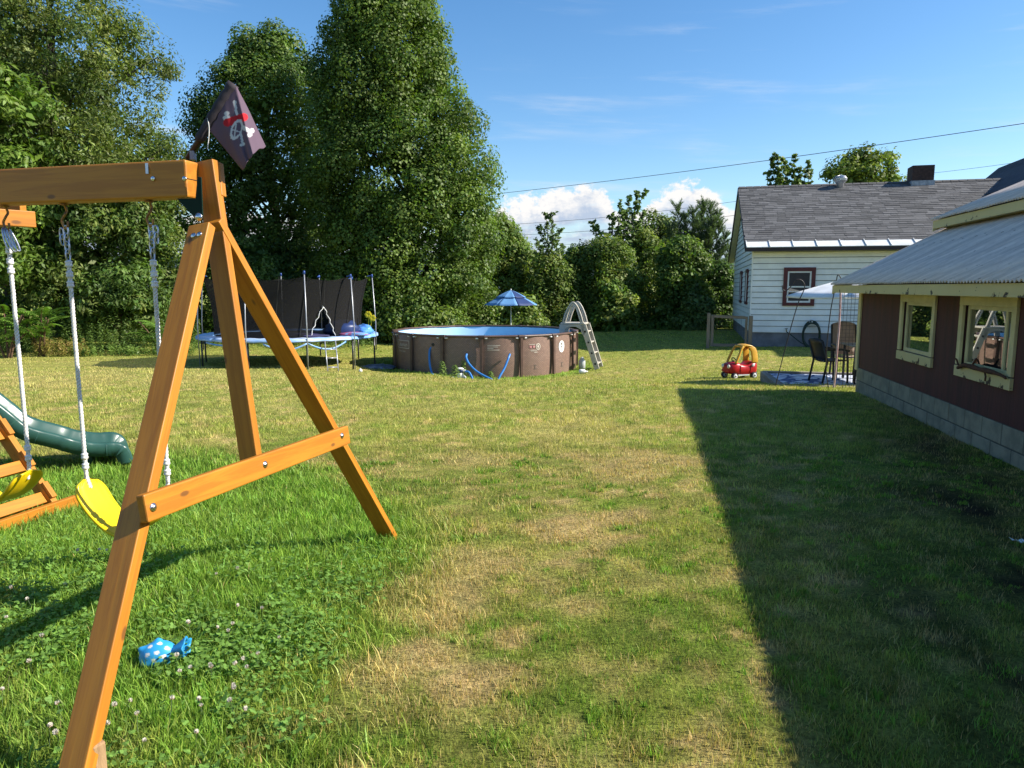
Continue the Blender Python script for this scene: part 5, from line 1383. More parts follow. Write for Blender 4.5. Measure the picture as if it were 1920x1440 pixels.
    MB().box(c + ZZ * .70, (.95, .95, .025), Matrix((BV, -BU, ZZ)).transposed()).build('tabletop', mat('grey_glass_top', (.22, .23, .22), rough=.3), tb, bevel=.006)
    for x in (-.4, .4):
        for y in (-.4, .4): MB().tube([c + BV * x - BU * y, c + BV * x - BU * y + ZZ * .69], .025, 8).build('leg', M_bp, tb, smooth=True)
    # white market umbrella
    b0 = q(1.85, 1.35, zt)
    M_wc = cloth_mat('white_canvas', (.90, .90, .89), .12)
    u = umbrella('patio_umbrella', b0, 1.84, 1.64, 1.40, 6, [M_wc], 'white patio umbrella shading the table beside the barn', pole_r=.022, pole_m=mat('black_pole', (.02, .018, .02), rough=.4), phase=R(165), lean=Vector((.05, 0, 0)), valance=.04)
    MB().box(b0 + ZZ * .95, (.07, .07, .12)).build('crank', M_bp, u, bevel=.01)
    # shepherd's hooks
    M_hk = mat('black_iron', (.012, .012, .013), (.03, .022, .018), rough=.5, scale=20)
    def hook(pts, d, label, r=.0085):
        o = MB().tube(spline([P(x, y, d) for x, y in pts], 6), r, 7).build('shepherd_hook', M_hk, None, smooth=True); tag(o, label, 'garden hook', "shepherd's hooks by the patio")
    hook([(1445, 756), (1456, 716), (1470, 662), (1484, 610), (1497, 567), (1508, 542), (1507, 530), (1499, 524), (1490, 527), (1482, 538), (1474, 545), (1468, 543), (1467, 535)], 12.3, "leaning black shepherd's hook with curled top left of the umbrella")
    hook([(1558, 752), (1553, 726), (1549, 690), (1551, 640), (1558, 580), (1567, 535), (1570, 517), (1573, 516), (1577, 522)], 12.2, "thin black shepherd's hook standing left of the pink pole")
    o = MB().tube(spline([P(1561, 748, 12.0), P(1566, 700, 12.0), P(1570, 651, 12.0), P(1574, 600, 12.0), P(1576, 546, 12.0)], 6), .018, 8).build('pole', mat('faded_pink', (.42, .24, .24), (.55, .42, .42), rough=.5, scale=9), None, smooth=True)
    tag(o, 'faded pink pole standing at the end of the barn', 'pole')
    n = empty('garden_netting', P(1590, 738, 12.0), 'black wire garden netting stretched beside the barn corner', 'netting')
    a, b_ = P(1577, 547, 12.0), P(1625, 547, 12.0); zb = float(gz(a.x, a.y)); mb = MB()
    nx_, nz_ = 7, 26
    for i in range(nx_ + 1): p = a.lerp(b_, i / nx_); mb.tube([Vector((p.x, p.y, zb)), p], .003, 4)
    for j in range(nz_ + 1):
        z = zb + (a.z - zb) * j / nz_; mb.tube([Vector((a.x, a.y, z + .008 * math.sin(j * 3.1))), Vector((b_.x, b_.y, z))], .003, 4)
    mb.build('wire_mesh', MATS['wire'], n)
patio()
def small_things():
    # rusty branch-like iron on the sill of the nearer barn window
    wp = bp(0, -.065, 0); S = lambda px, py: ray_plane(px, py, wp, BV)
    r = empty('rusty_iron', S(1830, 700), 'rusty brown twisted iron lying along the nearer barn window sill', 'scrap iron')
    M_ru = mat('rust', (.11, .045, .022), (.06, .028, .018), rough=.9, scale=20, bump=.6)
    MB().tube(spline([S(1795, 690), S(1806, 685), S(1820, 687), S(1835, 692), S(1850, 695), S(1865, 699), S(1880, 705), S(1886, 710)]), [.012, .016, .019, .021, .022, .020, .022, .025, .024, .022, .02, .022, .024, .026, .027, .026, .024, .022, .02, .021, .022, .024, .026, .027, .027, .026, .025, .025, .024, .022, .02, .018, .017, .016, .015, .014, .014, .013, .012, .012, .01, .01, .008][:43], 8).build('bar', M_ru, r, smooth=True)
    MB().tube(spline([S(1800, 687), S(1796, 682), S(1794, 675), S(1791, 672)]), .009, 6).build('prong', M_ru, r, smooth=True)
    MB().tube(spline([S(1818, 687), S(1824, 683), S(1830, 673)]), .010, 6).build('prong', M_ru, r, smooth=True)
    MB().tube([S(1846, 696), S(1848, 706), S(1847, 714)], .009, 6).build('prong', M_ru, r, smooth=True)
    # blue spotted toy in the grass
    c = G(298, 1250) + ZZ * .055
    U_, V_ = 64, 44; ii = np.arange(V_ + 1)[:, None]; jj = np.arange(U_)[None, :]
    th = np.pi * ii / V_; ph = 2 * np.pi * jj / U_
    D = np.stack([np.sin(th) * np.cos(ph), np.sin(th) * np.sin(ph), np.cos(th) * np.ones_like(ph)], -1)
    rad = np.ones(D.shape[:2])
    def bump(d, amp, sharp):
        d = np.array(d) / np.linalg.norm(d); return amp * np.exp(sharp * ((D @ d) - 1))
    rad += bump((-.75, -.1, .75), .26, 44) + bump((.15, .1, 1), .24, 44) + bump((-.55, -.75, -.25), .16, 30) + bump((-.8, -.1, -.55), .18, 20) + bump((.4, -.6, -.7), .15, 20)
    Pp = D * rad[..., None] * np.array([.072, .052, .054])
    colr = np.ones(D.shape) * np.array([.03, .30, .62])
    dots = [(-.35, -.8, .45), (.15, -.85, .45), (-.65, -.72, -.1), (-.05, -.98, -.05), (.45, -.85, .05), (.65, -.5, .5), (-.2, -.4, .9), (-.9, -.2, .3), (.3, -.3, .9), (.1, -.8, -.5)]
    for d in dots:
        d = np.array(d) / np.linalg.norm(d); colr[(D @ d) > .990] = (.72, .66, .62)
    i = np.arange((V_ + 1) * U_).reshape(V_ + 1, U_); q = np.stack([i[:-1], np.roll(i[:-1], -1, 1), np.roll(i[1:], -1, 1), i[1:]], -1).reshape(-1, 4)
    tilt = np.array(Matrix.Rotation(R(-10), 3, 'Y') @ Matrix.Rotation(R(12), 3, 'Z'))
    toy = empty('spotted_toy', c - ZZ * .055, 'blue polka-dotted rubber animal toy lying in the clover', 'toy')
    np_mesh('body', (Pp.reshape(-1, 3) @ tilt.T) + np.array(c), 4, attr_mat('toy_rubber', rough=.4, spec=.4), colr.reshape(-1, 3), parent=toy, faces=(q.ravel().astype(np.int32), np.arange(0, len(q) * 4, 4, dtype=np.int32)), smooth=True)
    rows = []
    for s in range(9):
        t = s / 8; row = []
        for j in range(21):
            a = 2 * math.pi * j / 20; rr = (.016 + .022 * t) * (1 + .25 * t * math.sin(5 * a))
            row.append(c + Vector((.062 + .055 * t, .01 * t + rr * math.cos(a), .012 + .015 * t + rr * math.sin(a))))
        rows.append(row)
    MB().grid(rows).build('frill', mat('toy_blue', (.03, .30, .62), rough=.45), toy, smooth=True, solid=.003)
    # paper scrap in the barn's shade
    p = G(1897, 1019); o = MB().grid([[p + Vector((.02 * i, .015 * j - .01 * i, .02 + .012 * math.sin(i * 2 + j))) for i in range(5)] for j in range(3)]).build('paper_scrap', M_printw, None, solid=.001); tag(o, 'small pale paper scrap on the shaded ground by the barn', 'litter')
small_things()
def wires():
    M_w = mat('wire_black', (.02, .02, .022), rough=.6)
    for x0, y0, x1, y1, d0, d1, r, lb in ((880, 369, 2600, 128, 70, 30, .020, 'thickest black overhead cable crossing above the clouds and house'), (900, 424, 1420, 372, 75, 66, .016, 'thin overhead wire just below the top cable'), (940, 442, 1420, 398, 75, 66, .018, 'middle overhead wire behind the sparse treetops'), (990, 462, 1420, 421, 75, 66, .014, 'lowest overhead wire behind the hedge trees'), (1640, 336, 2600, 186, 60, 30, .012, 'overhead wire right of the chimney')):
        p0, p1 = P(x0, y0, d0), P(x1, y1, d1); pts = [p0.lerp(p1, t) - ZZ * (.35 * math.sin(math.pi * t)) for t in np.linspace(0, 1, 25)]
        o = MB().tube(pts, r, 5).build('power_line', M_w, None); tag(o, lb, 'power line', 'overhead wires')
wires()

# ================================================================== TREES AND SHRUBS
M_leaf = attr_mat('leaf', rough=.5, spec=.28, transl=.40)
M_bark = mat('bark', (.10, .085, .07), (.055, .048, .04), rough=.95, scale=5, bump=.8, bscale=14, stretch=(1, 1, .3))
def leaves_from(pos, nrm, size, ratio, colr, name, parent, fold=.25, droop=None):
    """one folded diamond per leaf"""
    n = len(pos)
    nrm = nrm / (np.linalg.norm(nrm, axis=1, keepdims=True) + 1e-9)
    t = rng.normal(size=(n, 3))
    if droop is not None: t = t * .6 + np.array([0, 0, -droop])
    t = t - nrm * (t * nrm).sum(1, keepdims=True); t /= np.linalg.norm(t, axis=1, keepdims=True) + 1e-9
    b = np.cross(nrm, t); s = size[:, None]
    w = s * ratio
    V = np.stack([pos - t * s * .5, pos + b * w * .5 - t * s * .05 + nrm * s * fold * .3, pos + t * s * .5, pos - b * w * .5 - t * s * .05 + nrm * s * fold * .3], 1)
    C = np.repeat(colr[:, None, :], 4, 1)
    return np_mesh(name, V, 4, M_leaf, C.reshape(-1, 3), parent=parent)
def clump_leaves(cen, rad, n_leaf, leaf, ratio, pal, name, parent, flat=.75, up=.7, rnd=.55, droop=None, hue=.07, shell=.45):
    k = len(cen); N = k * n_leaf
    idx = np.repeat(np.arange(k), n_leaf)
    d = rng.normal(size=(N, 3)); d /= np.linalg.norm(d, axis=1, keepdims=True)
    d[:, 2] = np.where(d[:, 2] < 0, d[:, 2] * .8, d[:, 2])
    rr = (shell + (1 - shell) * rng.random(N)) * rad[idx]
    pos = cen[idx] + d * rr[:, None] * np.array([1, 1, flat])
    nrm = d * .95 + np.array([0, 0, up * .6]) + rng.normal(size=(N, 3)) * rnd * .72
    pal = np.array(pal); base = pal[rng.integers(0, len(pal), k)][idx]
    cj = rng.uniform(.72, 1.30, k)[idx] * rng.uniform(.72, 1.30, N)
    c = base * cj[:, None]; c[:, 0] *= 1 + rng.normal(0, hue, N); c[:, 2] *= 1 + rng.normal(0, hue, N)
    sz = leaf * rng.uniform(.7, 1.3, N)
    return leaves_from(pos, nrm, sz, ratio, np.clip(c, .002, 1), name, parent, droop=droop)
def profile_fn(rows, d):
    zs, cx, rx = [], [], []
    for py, xl, xr in rows:
        a, b = P(xl, py, d), P(xr, py, d); zs.append((a.z + b.z) / 2); cx.append((a.x + b.x) / 2); rx.append((b.x - a.x) / 2)
    o = np.argsort(zs); return np.array(zs)[o], np.array(cx)[o], np.array(rx)[o]
def make_tree(name, rows, d, n_clump, rc, n_leaf, leaf, ratio, pal, label, cat='tree', trunk_r=.22, trunk_px=None, limbs=30, flat=.95, droop=None, depth=.85, group=None, up=.7, rnd=.55, fmin=.25, shell=.45, maxdepth=9):
    zs, cx, rx = profile_fn(rows, d)
    tx = P(trunk_px, 600, d).x if trunk_px else float(np.interp(zs[0], zs, cx))
    base = gp(tx, d)
    root = empty(name, base, label, cat, group)
    # clump centres through the crown volume, thicker toward its skin
    zz = rng.uniform(zs[0], zs[-1], n_clump * 6); r_ = np.interp(zz, zs, rx)
    keep = rng.random(len(zz)) < r_ / r_.max() ; zz = zz[keep][:n_clump]; r_ = r_[keep][:n_clump]; k = len(zz)
    th = rng.uniform(0, 2 * np.pi, k); th = np.where((np.sin(th) > .35) & (rng.random(k) < .55), -th, th)
    f = np.sqrt(rng.uniform(fmin, 1, k)); rad = rc * rng.uniform(.65, 1.25, k)
    er = np.maximum(r_ - rad * .42, .05)
    jx = er * f * np.cos(th); jy = np.minimum(er, maxdepth) * depth * f * np.sin(th)
    cen = np.stack([np.interp(zz, zs, cx) + jx, d + jy, zz - rad * .15], -1)
    cen[:, 2] = np.maximum(cen[:, 2], gz(cen[:, 0], cen[:, 1]) + rad * .35)
    clump_leaves(cen, rad, n_leaf, leaf, ratio, pal, 'crown', root, flat=flat, droop=droop, up=up, rnd=rnd, shell=shell)
    # inner foliage, larger leaves deep in the crown
    kf = max(10, int(n_clump * .45)); zi = rng.uniform(zs[0], zs[-1] - (zs[-1] - zs[0]) * .06, kf); ri = np.interp(zi, zs, rx) * .72; ti = rng.uniform(0, 2 * np.pi, kf); fi = np.sqrt(rng.random(kf))
    ci = np.stack([np.interp(zi, zs, cx) + ri * fi * np.cos(ti), d + np.minimum(ri, maxdepth) * depth * fi * np.sin(ti), zi], -1); ci[:, 2] = np.maximum(ci[:, 2], gz(ci[:, 0], ci[:, 1]) + rc * .3)
    clump_leaves(ci, rc * rng.uniform(.8, 1.3, kf), 46, leaf * 2.0, max(ratio, .5), pal, 'inner_crown', root, shell=.1)
    # trunk that leans into the crown, limbs to a share of the clumps
    topz = zs[-1] - (zs[-1] - base.z) * .12; mb = MB(); pts = []; rr = []
    for q in range(9):
        t = q / 8; z = base.z - .1 + (topz - base.z) * t; x = base.x * (1 - t) + float(np.interp(z, zs, cx)) * t
        pts.append(Vector((x + .12 * math.sin(t * 5 + d) * t, d + .1 * math.sin(t * 4), z))); rr.append(trunk_r * (1.25 if q == 0 else 1) * (1 - .85 * t) + .012)
    mb.tube(pts, rr, 9); mb.build('trunk', M_bark, root, smooth=True)
    if limbs:
        lb = MB(); pick = rng.choice(k, min(limbs, k), replace=False)
        for q in pick:
            c = Vector(cen[q]); t = max(.12, min(.92, (c.z - base.z) / (topz - base.z) - .16 - .1 * random.random())); i = t * 8; a = pts[int(i)].lerp(pts[min(int(i) + 1, 8)], i - int(i))
            m_ = a.lerp(c, .5) + Vector((0, 0, (c - a).length * .10)); r0 = max(.015, trunk_r * (1 - t) * .42)
            lb.tube(spline([a, m_, c], 4), [r0 * (1 - .8 * s / 8) + .006 for s in range(9)], 6, cap=False)
        lb.build('limbs', M_bark, root, smooth=True)
    return root
MAPLE = [(.106, .165, .029), (.120, .183, .032), (.138, .204, .036), (.090, .148, .030)]
OAK = [(.150, .195, .045), (.125, .170, .040), (.180, .220, .058), (.105, .155, .040)]
ASH = [(.150, .235, .040), (.125, .205, .036), (.165, .250, .046)]
DARKG = [(.076, .132, .030), (.092, .154, .034), (.110, .180, .038)]
HEDGE = [(.150, .215, .045), (.180, .245, .050), (.205, .250, .056), (.125, .190, .045)]
def plant_trees():
    make_tree('maple_tree', [(-75, 690, 765), (-40, 655, 800), (0, 632, 818), (60, 600, 848), (120, 586, 862), (200, 572, 893), (280, 566, 932), (340, 566, 945), (400, 575, 942), (460, 585, 932), (520, 595, 928), (580, 605, 932), (622, 630, 930)], 31, 560, .80, 330, .115, .80, MAPLE, 'tallest dense green maple rising behind the trampoline and pool', trunk_r=.34, trunk_px=775, limbs=60, fmin=.30, shell=.66, rnd=.45, up=.5)
    make_tree('maple_tree', [(50, 462, 515), (75, 436, 565), (120, 425, 600), (165, 370, 625), (210, 350, 635), (260, 342, 640), (330, 346, 645), (420, 365, 650), (500, 385, 660), (540, 400, 665)], 35, 300, .82, 290, .122, .80, DARKG + MAPLE[:2], 'darker maple left of the tallest one, behind the flag', trunk_r=.30, trunk_px=535, limbs=50, fmin=.25, shell=.62, rnd=.45, up=.5)
    make_tree('oak_tree', [(-190, 20, 230), (-100, -40, 270), (0, -80, 272), (50, -90, 292), (95, -100, 338), (150, -110, 312), (190, -110, 296), (230, -110, 318), (270, -110, 342), (300, -100, 340), (360, -80, 330)], 27, 320, .75, 240, .15, .36, OAK, 'feathery leaved oak filling the upper left corner', trunk_r=.28, trunk_px=110, limbs=50, fmin=.2, rnd=.75, droop=.5)
    make_tree('ash_tree', [(120, -150, 40), (180, -170, 95), (250, -170, 105), (320, -170, 100), (400, -160, 95), (470, -150, 120), (520, -140, 90)], 23.6, 130, .60, 170, .19, .40, ASH, 'bright green ash tree at the far left edge above the beam', trunk_r=.16, trunk_px=-60, limbs=30, rnd=.6, droop=.6)
    make_tree('walnut_tree', [(340, 60, 330), (400, 30, 352), (460, 20, 356), (520, 30, 350), (570, 50, 345), (610, 100, 340)], 25.8, 190, .62, 190, .17, .38, DARKG + OAK[:2] + [(.115, .185, .045)], 'low spreading tree with drooping leaves seen between the swing ropes', trunk_r=.14, trunk_px=230, limbs=30, rnd=.6, droop=.6)
    make_tree('shrub', [(440, 350, 470), (480, 345, 520), (530, 345, 560), (590, 345, 590), (630, 350, 600)], 30, 100, .6, 150, .15, .6, DARKG, 'dark shrub behind the left half of the trampoline', 'shrub', trunk_r=.06, limbs=12)
    make_tree('shrub', [(470, 440, 545), (510, 430, 640), (560, 430, 690), (625, 440, 700)], 33.5, 120, .6, 140, .15, .6, DARKG, 'dark undergrowth behind the trampoline net', 'shrub', trunk_r=.06, limbs=12)
    make_tree('tree', [(60, -420, 60), (150, -450, 200), (260, -450, 330), (380, -450, 390), (480, -450, 400), (560, -440, 400), (640, -430, 400)], 33, 420, .95, 150, .20, .6, DARKG, 'dark wall of trees in shade behind the oak and walnut', trunk_r=.2, trunk_px=20, limbs=30)
    # hedge row from the big maple to the house
    hd = 37.5
    make_tree('small_tree', [(408, 925, 950), (430, 905, 975), (470, 890, 998), (520, 880, 1005), (570, 885, 1010), (618, 890, 1005)], hd + 1, 110, .62, 150, .18, .55, HEDGE + ASH[:1], 'leafy small tree rising right beside the tallest maple', 'tree', trunk_r=.09, trunk_px=945, limbs=20)
    make_tree('shrub', [(482, 1000, 1060), (510, 985, 1085), (560, 975, 1095), (620, 980, 1095)], hd - .5, 100, .55, 140, .13, .6, HEDGE, 'rounded green shrub in the hedge right of the blue umbrella', 'shrub', trunk_r=.06, limbs=10)
    make_tree('shrub', [(448, 1110, 1160), (470, 1090, 1190), (520, 1080, 1215), (570, 1080, 1220), (622, 1085, 1215)], hd, 140, .60, 150, .14, .6, HEDGE, 'broad mid green shrub in the hedge behind the pool ladder', 'shrub', trunk_r=.07, limbs=12)
    make_tree('shrub', [(462, 1060, 1105), (490, 1040, 1120), (540, 1035, 1125), (622, 1035, 1125)], hd + 1.2, 80, .55, 150, .14, .6, HEDGE, 'upright shrub filling the hedge between umbrella and ladder', 'shrub', trunk_r=.06, limbs=8)
    make_tree('shrub', [(455, 940, 1000), (480, 925, 1020), (540, 920, 1030), (622, 920, 1030)], hd + 2.5, 80, .6, 150, .15, .6, HEDGE + DARKG[:1], 'tall dark shrub above the blue umbrella in the hedge', 'shrub', trunk_r=.06, limbs=8)
    make_tree('shrub', [(440, 1185, 1225), (465, 1175, 1245), (540, 1170, 1250), (622, 1170, 1250)], hd + 1.5, 80, .6, 150, .15, .6, HEDGE, 'tall green shrub between the broad shrub and the large dark one', 'shrub', trunk_r=.06, limbs=8)
    make_tree('round_tree', [(402, 1205, 1250), (420, 1190, 1270), (450, 1185, 1285), (500, 1185, 1290), (560, 1190, 1290)], hd + 6, 90, .7, 130, .17, .6, [(.15, .19, .05), (.12, .17, .045)], 'rounded yellowish green tree behind the hedge, left of the pine', trunk_r=.1, limbs=10)
    make_tree('shrub', [(450, 1255, 1295), (470, 1228, 1325), (520, 1215, 1338), (570, 1215, 1345), (622, 1220, 1345)], hd - 1.0, 130, .60, 150, .15, .62, DARKG[1:] + HEDGE[:1], 'large dark rounded shrub in front of the pine', 'shrub', trunk_r=.07, limbs=12)
    make_tree('shrub', [(500, 1320, 1385), (540, 1312, 1400), (580, 1310, 1400), (622, 1310, 1400)], hd - .5, 70, .55, 140, .15, .62, DARKG, 'dark shrub in deep shade beside the house gable', 'shrub', trunk_r=.06, limbs=8)
    make_tree('bush', [(530, 1125, 1165), (560, 1105, 1195), (590, 1100, 1200), (620, 1105, 1200)], hd - 2.2, 45, .42, 120, .17, .65, ASH[:2] + HEDGE[2:3], 'low bright leafy bush at the hedge foot behind the ladder', 'bush', trunk_r=.04, limbs=6)
    make_tree('bush', [(548, 1290, 1330), (575, 1270, 1345), (600, 1265, 1345), (622, 1265, 1340)], hd - 2.4, 45, .40, 120, .17, .65, [(.14, .21, .06), (.165, .225, .07)], 'low pale leafed bush at the hedge foot left of the gate', 'bush', trunk_r=.04, limbs=6)
    make_tree('bush', [(560, 905, 1010), (590, 895, 1030), (620, 895, 1040)], hd - 6, 60, .42, 120, .15, .6, HEDGE, 'low bush directly behind the blue umbrella pole', 'bush', trunk_r=.04, limbs=6)
    make_tree('bush', [(560, 700, 780), (590, 690, 880), (622, 690, 890)], hd - 8.5, 70, .42, 120, .14, .6, HEDGE[:2] + DARKG[:2], 'low bush under the tallest maple behind the pool rim', 'bush', trunk_r=.04, limbs=6)
    # trees standing beyond the house
    make_tree('locust_tree', [(283, 1600, 1650), (300, 1560, 1690), (318, 1538, 1703), (345, 1545, 1700), (380, 1560, 1690)], 52, 60, .75, 130, .24, .6, [(.15, .20, .04), (.18, .23, .05)], 'broad rounded treetop showing over the house roof left of the chimney', trunk_r=.2, limbs=12)
plant_trees()
def sparse_tree(name, base_px, d, tips, leaf, pal, label, seed, trunk_r=.06, n_tw=7):
    """sparse young tree: stems to given tip pixels, twigs with leaves set along them"""
    rs = random.Random(seed); b = P(base_px, 600, d); b = gp(b.x, d); root = empty(name, b, label, 'tree')
    st = MB(); pos, nr = [], []
    for tx, ty in tips:
        t = P(tx, ty, d + rs.uniform(-.6, .6)); fork = b.lerp(Vector((b.x * .6 + t.x * .4, d, t.z)), .5)
        path = spline([b, fork, fork.lerp(t, .5) + Vector((rs.uniform(-.15, .15), 0, .1)), t], 7); n = len(path)
        st.tube(path, [trunk_r * (1 - .93 * i / (n - 1)) for i in range(n)], 6, cap=False)
        for i in range(int(n * .35), n):
            for q in range(n_tw):
                p = path[i]; L = rs.uniform(.25, .85) * (1.25 - i / n); dr = Vector((rs.uniform(-1, 1), rs.uniform(-1, 1), rs.uniform(.0, .9))).normalized(); e = p + dr * L
                st.tube([p, p.lerp(e, .5) + Vector((0, 0, .04)), e], [.009, .006, .003], 4, cap=False)
                for s in np.linspace(.3, 1.05, 5):
                    for side in (-1, 1): pos.append(list(p.lerp(e, s) + Vector((rs.uniform(-.06, .06), rs.uniform(-.06, .06), rs.uniform(-.05, .06))))); nr.append([rs.uniform(-.6, .6), rs.uniform(-.9, .4), rs.uniform(.2, 1)])
    st.build('trunk', M_bark, root, smooth=True)
    N = len(pos); pal = np.array(pal); c = pal[rng.integers(0, len(pal), N)] * rng.uniform(.7, 1.3, (N, 1))
    leaves_from(np.array(pos), np.array(nr), leaf * rng.uniform(.7, 1.25, N), .55, c, 'crown', root)
sparse_tree('young_tree', 1030, 37, [(1024, 402), (1036, 400), (1014, 428), (1050, 432), (1008, 452), (1055, 462)], .19, [(.14, .21, .055), (.12, .185, .05)], 'slender young tree poking above the hedge below the clouds', 3, n_tw=2)
sparse_tree('young_tree', 1155, 38.5, [(1196, 362), (1208, 360), (1162, 383), (1180, 372), (1120, 425), (1112, 418), (1148, 405), (1170, 400), (1208, 400), (1135, 440), (1195, 420)], .24, [(.135, .205, .055), (.155, .23, .06)], 'tall sparse young tree between the two cloud banks', 5, trunk_r=.08, n_tw=2)
sparse_tree('young_tree', 1472, 43, [(1455, 292), (1448, 300), (1470, 300), (1490, 296), (1515, 308), (1440, 325), (1500, 318), (1478, 315), (1520, 322), (1460, 330), (1495, 335)], .26, [(.125, .185, .045), (.15, .215, .055)], 'sparse young treetop showing over the left end of the house roof', 8, trunk_r=.10, n_tw=4)
def pine():
    d = 40.5; b = P(1310, 600, d); b = gp(b.x, d); root = empty('pine_tree', b, 'feathery blue-green pine with upswept branches next to the house gable', 'tree')
    st = MB(); pos, tdir = [], []; rs = random.Random(4)
    tips = [(1270, 392), (1285, 410), (1320, 388), (1333, 393), (1335, 418), (1350, 425), (1300, 400), (1255, 430), (1360, 445), (1345, 405), (1310, 420), (1368, 470), (1245, 460), (1290, 440), (1330, 440), (1362, 500), (1350, 470), (1270, 450), (1368, 530), (1320, 470), (1300, 465), (1345, 500), (1375, 555)]
    for tx, ty in tips:
        t = P(tx, ty, d + rs.uniform(-1.3, .8)); a = Vector((b.x + (t.x - b.x) * .25, d, max(b.z + .5, t.z - abs(t.x - b.x) * 1.0 - 1.2)))
        path = spline([Vector((b.x, d, a.z - .3)), a, a.lerp(t, .6) + Vector(((t.x - b.x) * .12, 0, -.1)), t], 7); n = len(path); st.tube(path, [.05 * (1 - .9 * i / (n - 1)) for i in range(n)], 5, cap=False)
        for i in range(5, n):
            p = path[i]; ax = (path[min(i + 1, n - 1)] - path[i - 1]).normalized()
            subs = [(p, ax, .0)]
            for q in range(4):
                dr = (ax * .7 + Vector((rs.uniform(-1, 1), rs.uniform(-1, 1), rs.uniform(0, .7)))).normalized(); L = rs.uniform(.25, .55)
                st.tube([p, p + dr * L], [.01, .004], 4, cap=False)
                for s in (.35, .6, .8, 1.0): subs.append((p + dr * L * s, dr, L))
            for c, dr, L in subs:
                for q in range(11): v = (dr * .9 + Vector((rs.uniform(-1, 1), rs.uniform(-1, 1), rs.uniform(-.5, 1))) * .75).normalized(); pos.append(list(c)); tdir.append(list(v))
    st.tube([b - ZZ * .1, b + ZZ * 5.2], [.13, .03], 8); st.build('trunk', M_bark, root, smooth=True)
    pos = np.array(pos); tdir = np.array(tdir); N = len(pos); sd = np.cross(tdir, rng.normal(size=(N, 3))); sd /= np.linalg.norm(sd, axis=1, keepdims=True)
    L = rng.uniform(.13, .20, (N, 1)); V = np.stack([pos - sd * .010, pos + sd * .010, pos + tdir * L + sd * .004, pos + tdir * L - sd * .004], 1)
    c = np.array([.115, .165, .085]) * rng.uniform(.7, 1.35, (N, 1)); np_mesh('needles', V, 4, M_leaf, np.repeat(c, 4, 0), parent=root)
    make_tree('pine_tree', [(440, 1280, 1320), (480, 1250, 1355), (540, 1240, 1372), (600, 1240, 1375)], 42, 70, .6, 150, .16, .25, [(.07, .11, .06), (.09, .13, .07)], 'dense dark lower evergreen behind the feathery pine', trunk_r=.08, limbs=6)
pine()

# ------------------------------------------------------------------ sumac, weeds, clover
def frond(seed, L=.85):
    rs = random.Random(seed); V, C = [], []; g = np.array([.11, .21, .03])
    n = 13; pts = [Vector((L * t, 0, .16 * L * math.sin(t * 2.2) - .28 * L * t * t)) for t in np.linspace(0, 1, n + 1)]
    for i in range(1, n + 1):
        p = pts[i]; w = .17 * math.sin(math.pi * (i / n) ** .8 * .93 + .12) + .03
        for s in (-1, 1):
            tip = p + Vector((w * .35, s * w * .92, -w * .45 + rs.uniform(-.02, .02))); m_ = p.lerp(tip, .45); f = .026 + .02 * w
            c = g * rs.uniform(.75, 1.3)
            V.append([list(p), list(m_ + Vector((f, 0, .012))), list(tip), list(m_ - Vector((f, 0, -.004)))]); C += [list(c)] * 4
    for a, b in zip(pts[:-1], pts[1:]):
        V.append([list(a + Vector((0, .006, 0))), list(a - Vector((0, .006, 0))), list(b - Vector((0, .005, 0))), list(b + Vector((0, .005, 0)))]); C += [[.14, .09, .04]] * 4
    return np.array(V), np.array(C)
def sumac(px, d, n, h, label, seed):
    rs = random.Random(seed); b = P(px, 640, d); b = gp(b.x, d); root = empty('sumac', b, label, 'sumac')
    st = MB(); meshes = []
    for q in range(3):
        V, C = frond(seed * 10 + q); o = np_mesh('frond', V + np.array(b), 4, M_leaf, C, parent=root); meshes.append(o)
    k = 0
    for s in range(5):
        top = b + Vector((rs.uniform(-.7, .7), rs.uniform(-.3, .3), h * rs.uniform(.55, 1))); st.tube(spline([b + Vector((rs.uniform(-.1, .1), 0, -.05)), b.lerp(top, .5) + Vector((0, 0, .1)), top], 4), [.03] * 4 + [.022] * 4 + [.014], 6)
        for q in range(n // 5):
            o = meshes[k] if k < 3 else meshes[k % 3].copy()
            if k >= 3: col.objects.link(o); o.parent = root
            a = 2 * math.pi * (q / (n / 5)) + rs.uniform(-.3, .3); t = rs.uniform(.45, 1.0)
            o.matrix_basis = Matrix.Translation(b.lerp(top, t) - b) @ Matrix.Rotation(a, 4, 'Z') @ Matrix.Rotation(rs.uniform(-.5, .1), 4, 'Y') @ Matrix.Scale(rs.uniform(.7, 1.15), 4); k += 1
    st.build('stem', mat('sumac_stem', (.12, .07, .04), rough=.9), root, smooth=True)
sumac(12, 21.8, 40, 1.65, 'sumac with long drooping fronds at the left edge', 2)
sumac(75, 22.4, 30, 1.35, 'smaller sumac right of the edge one, before the trees', 5)
sumac(300, 24.0, 20, 1.1, 'dark sumac in shade left of the front orange leg', 9)
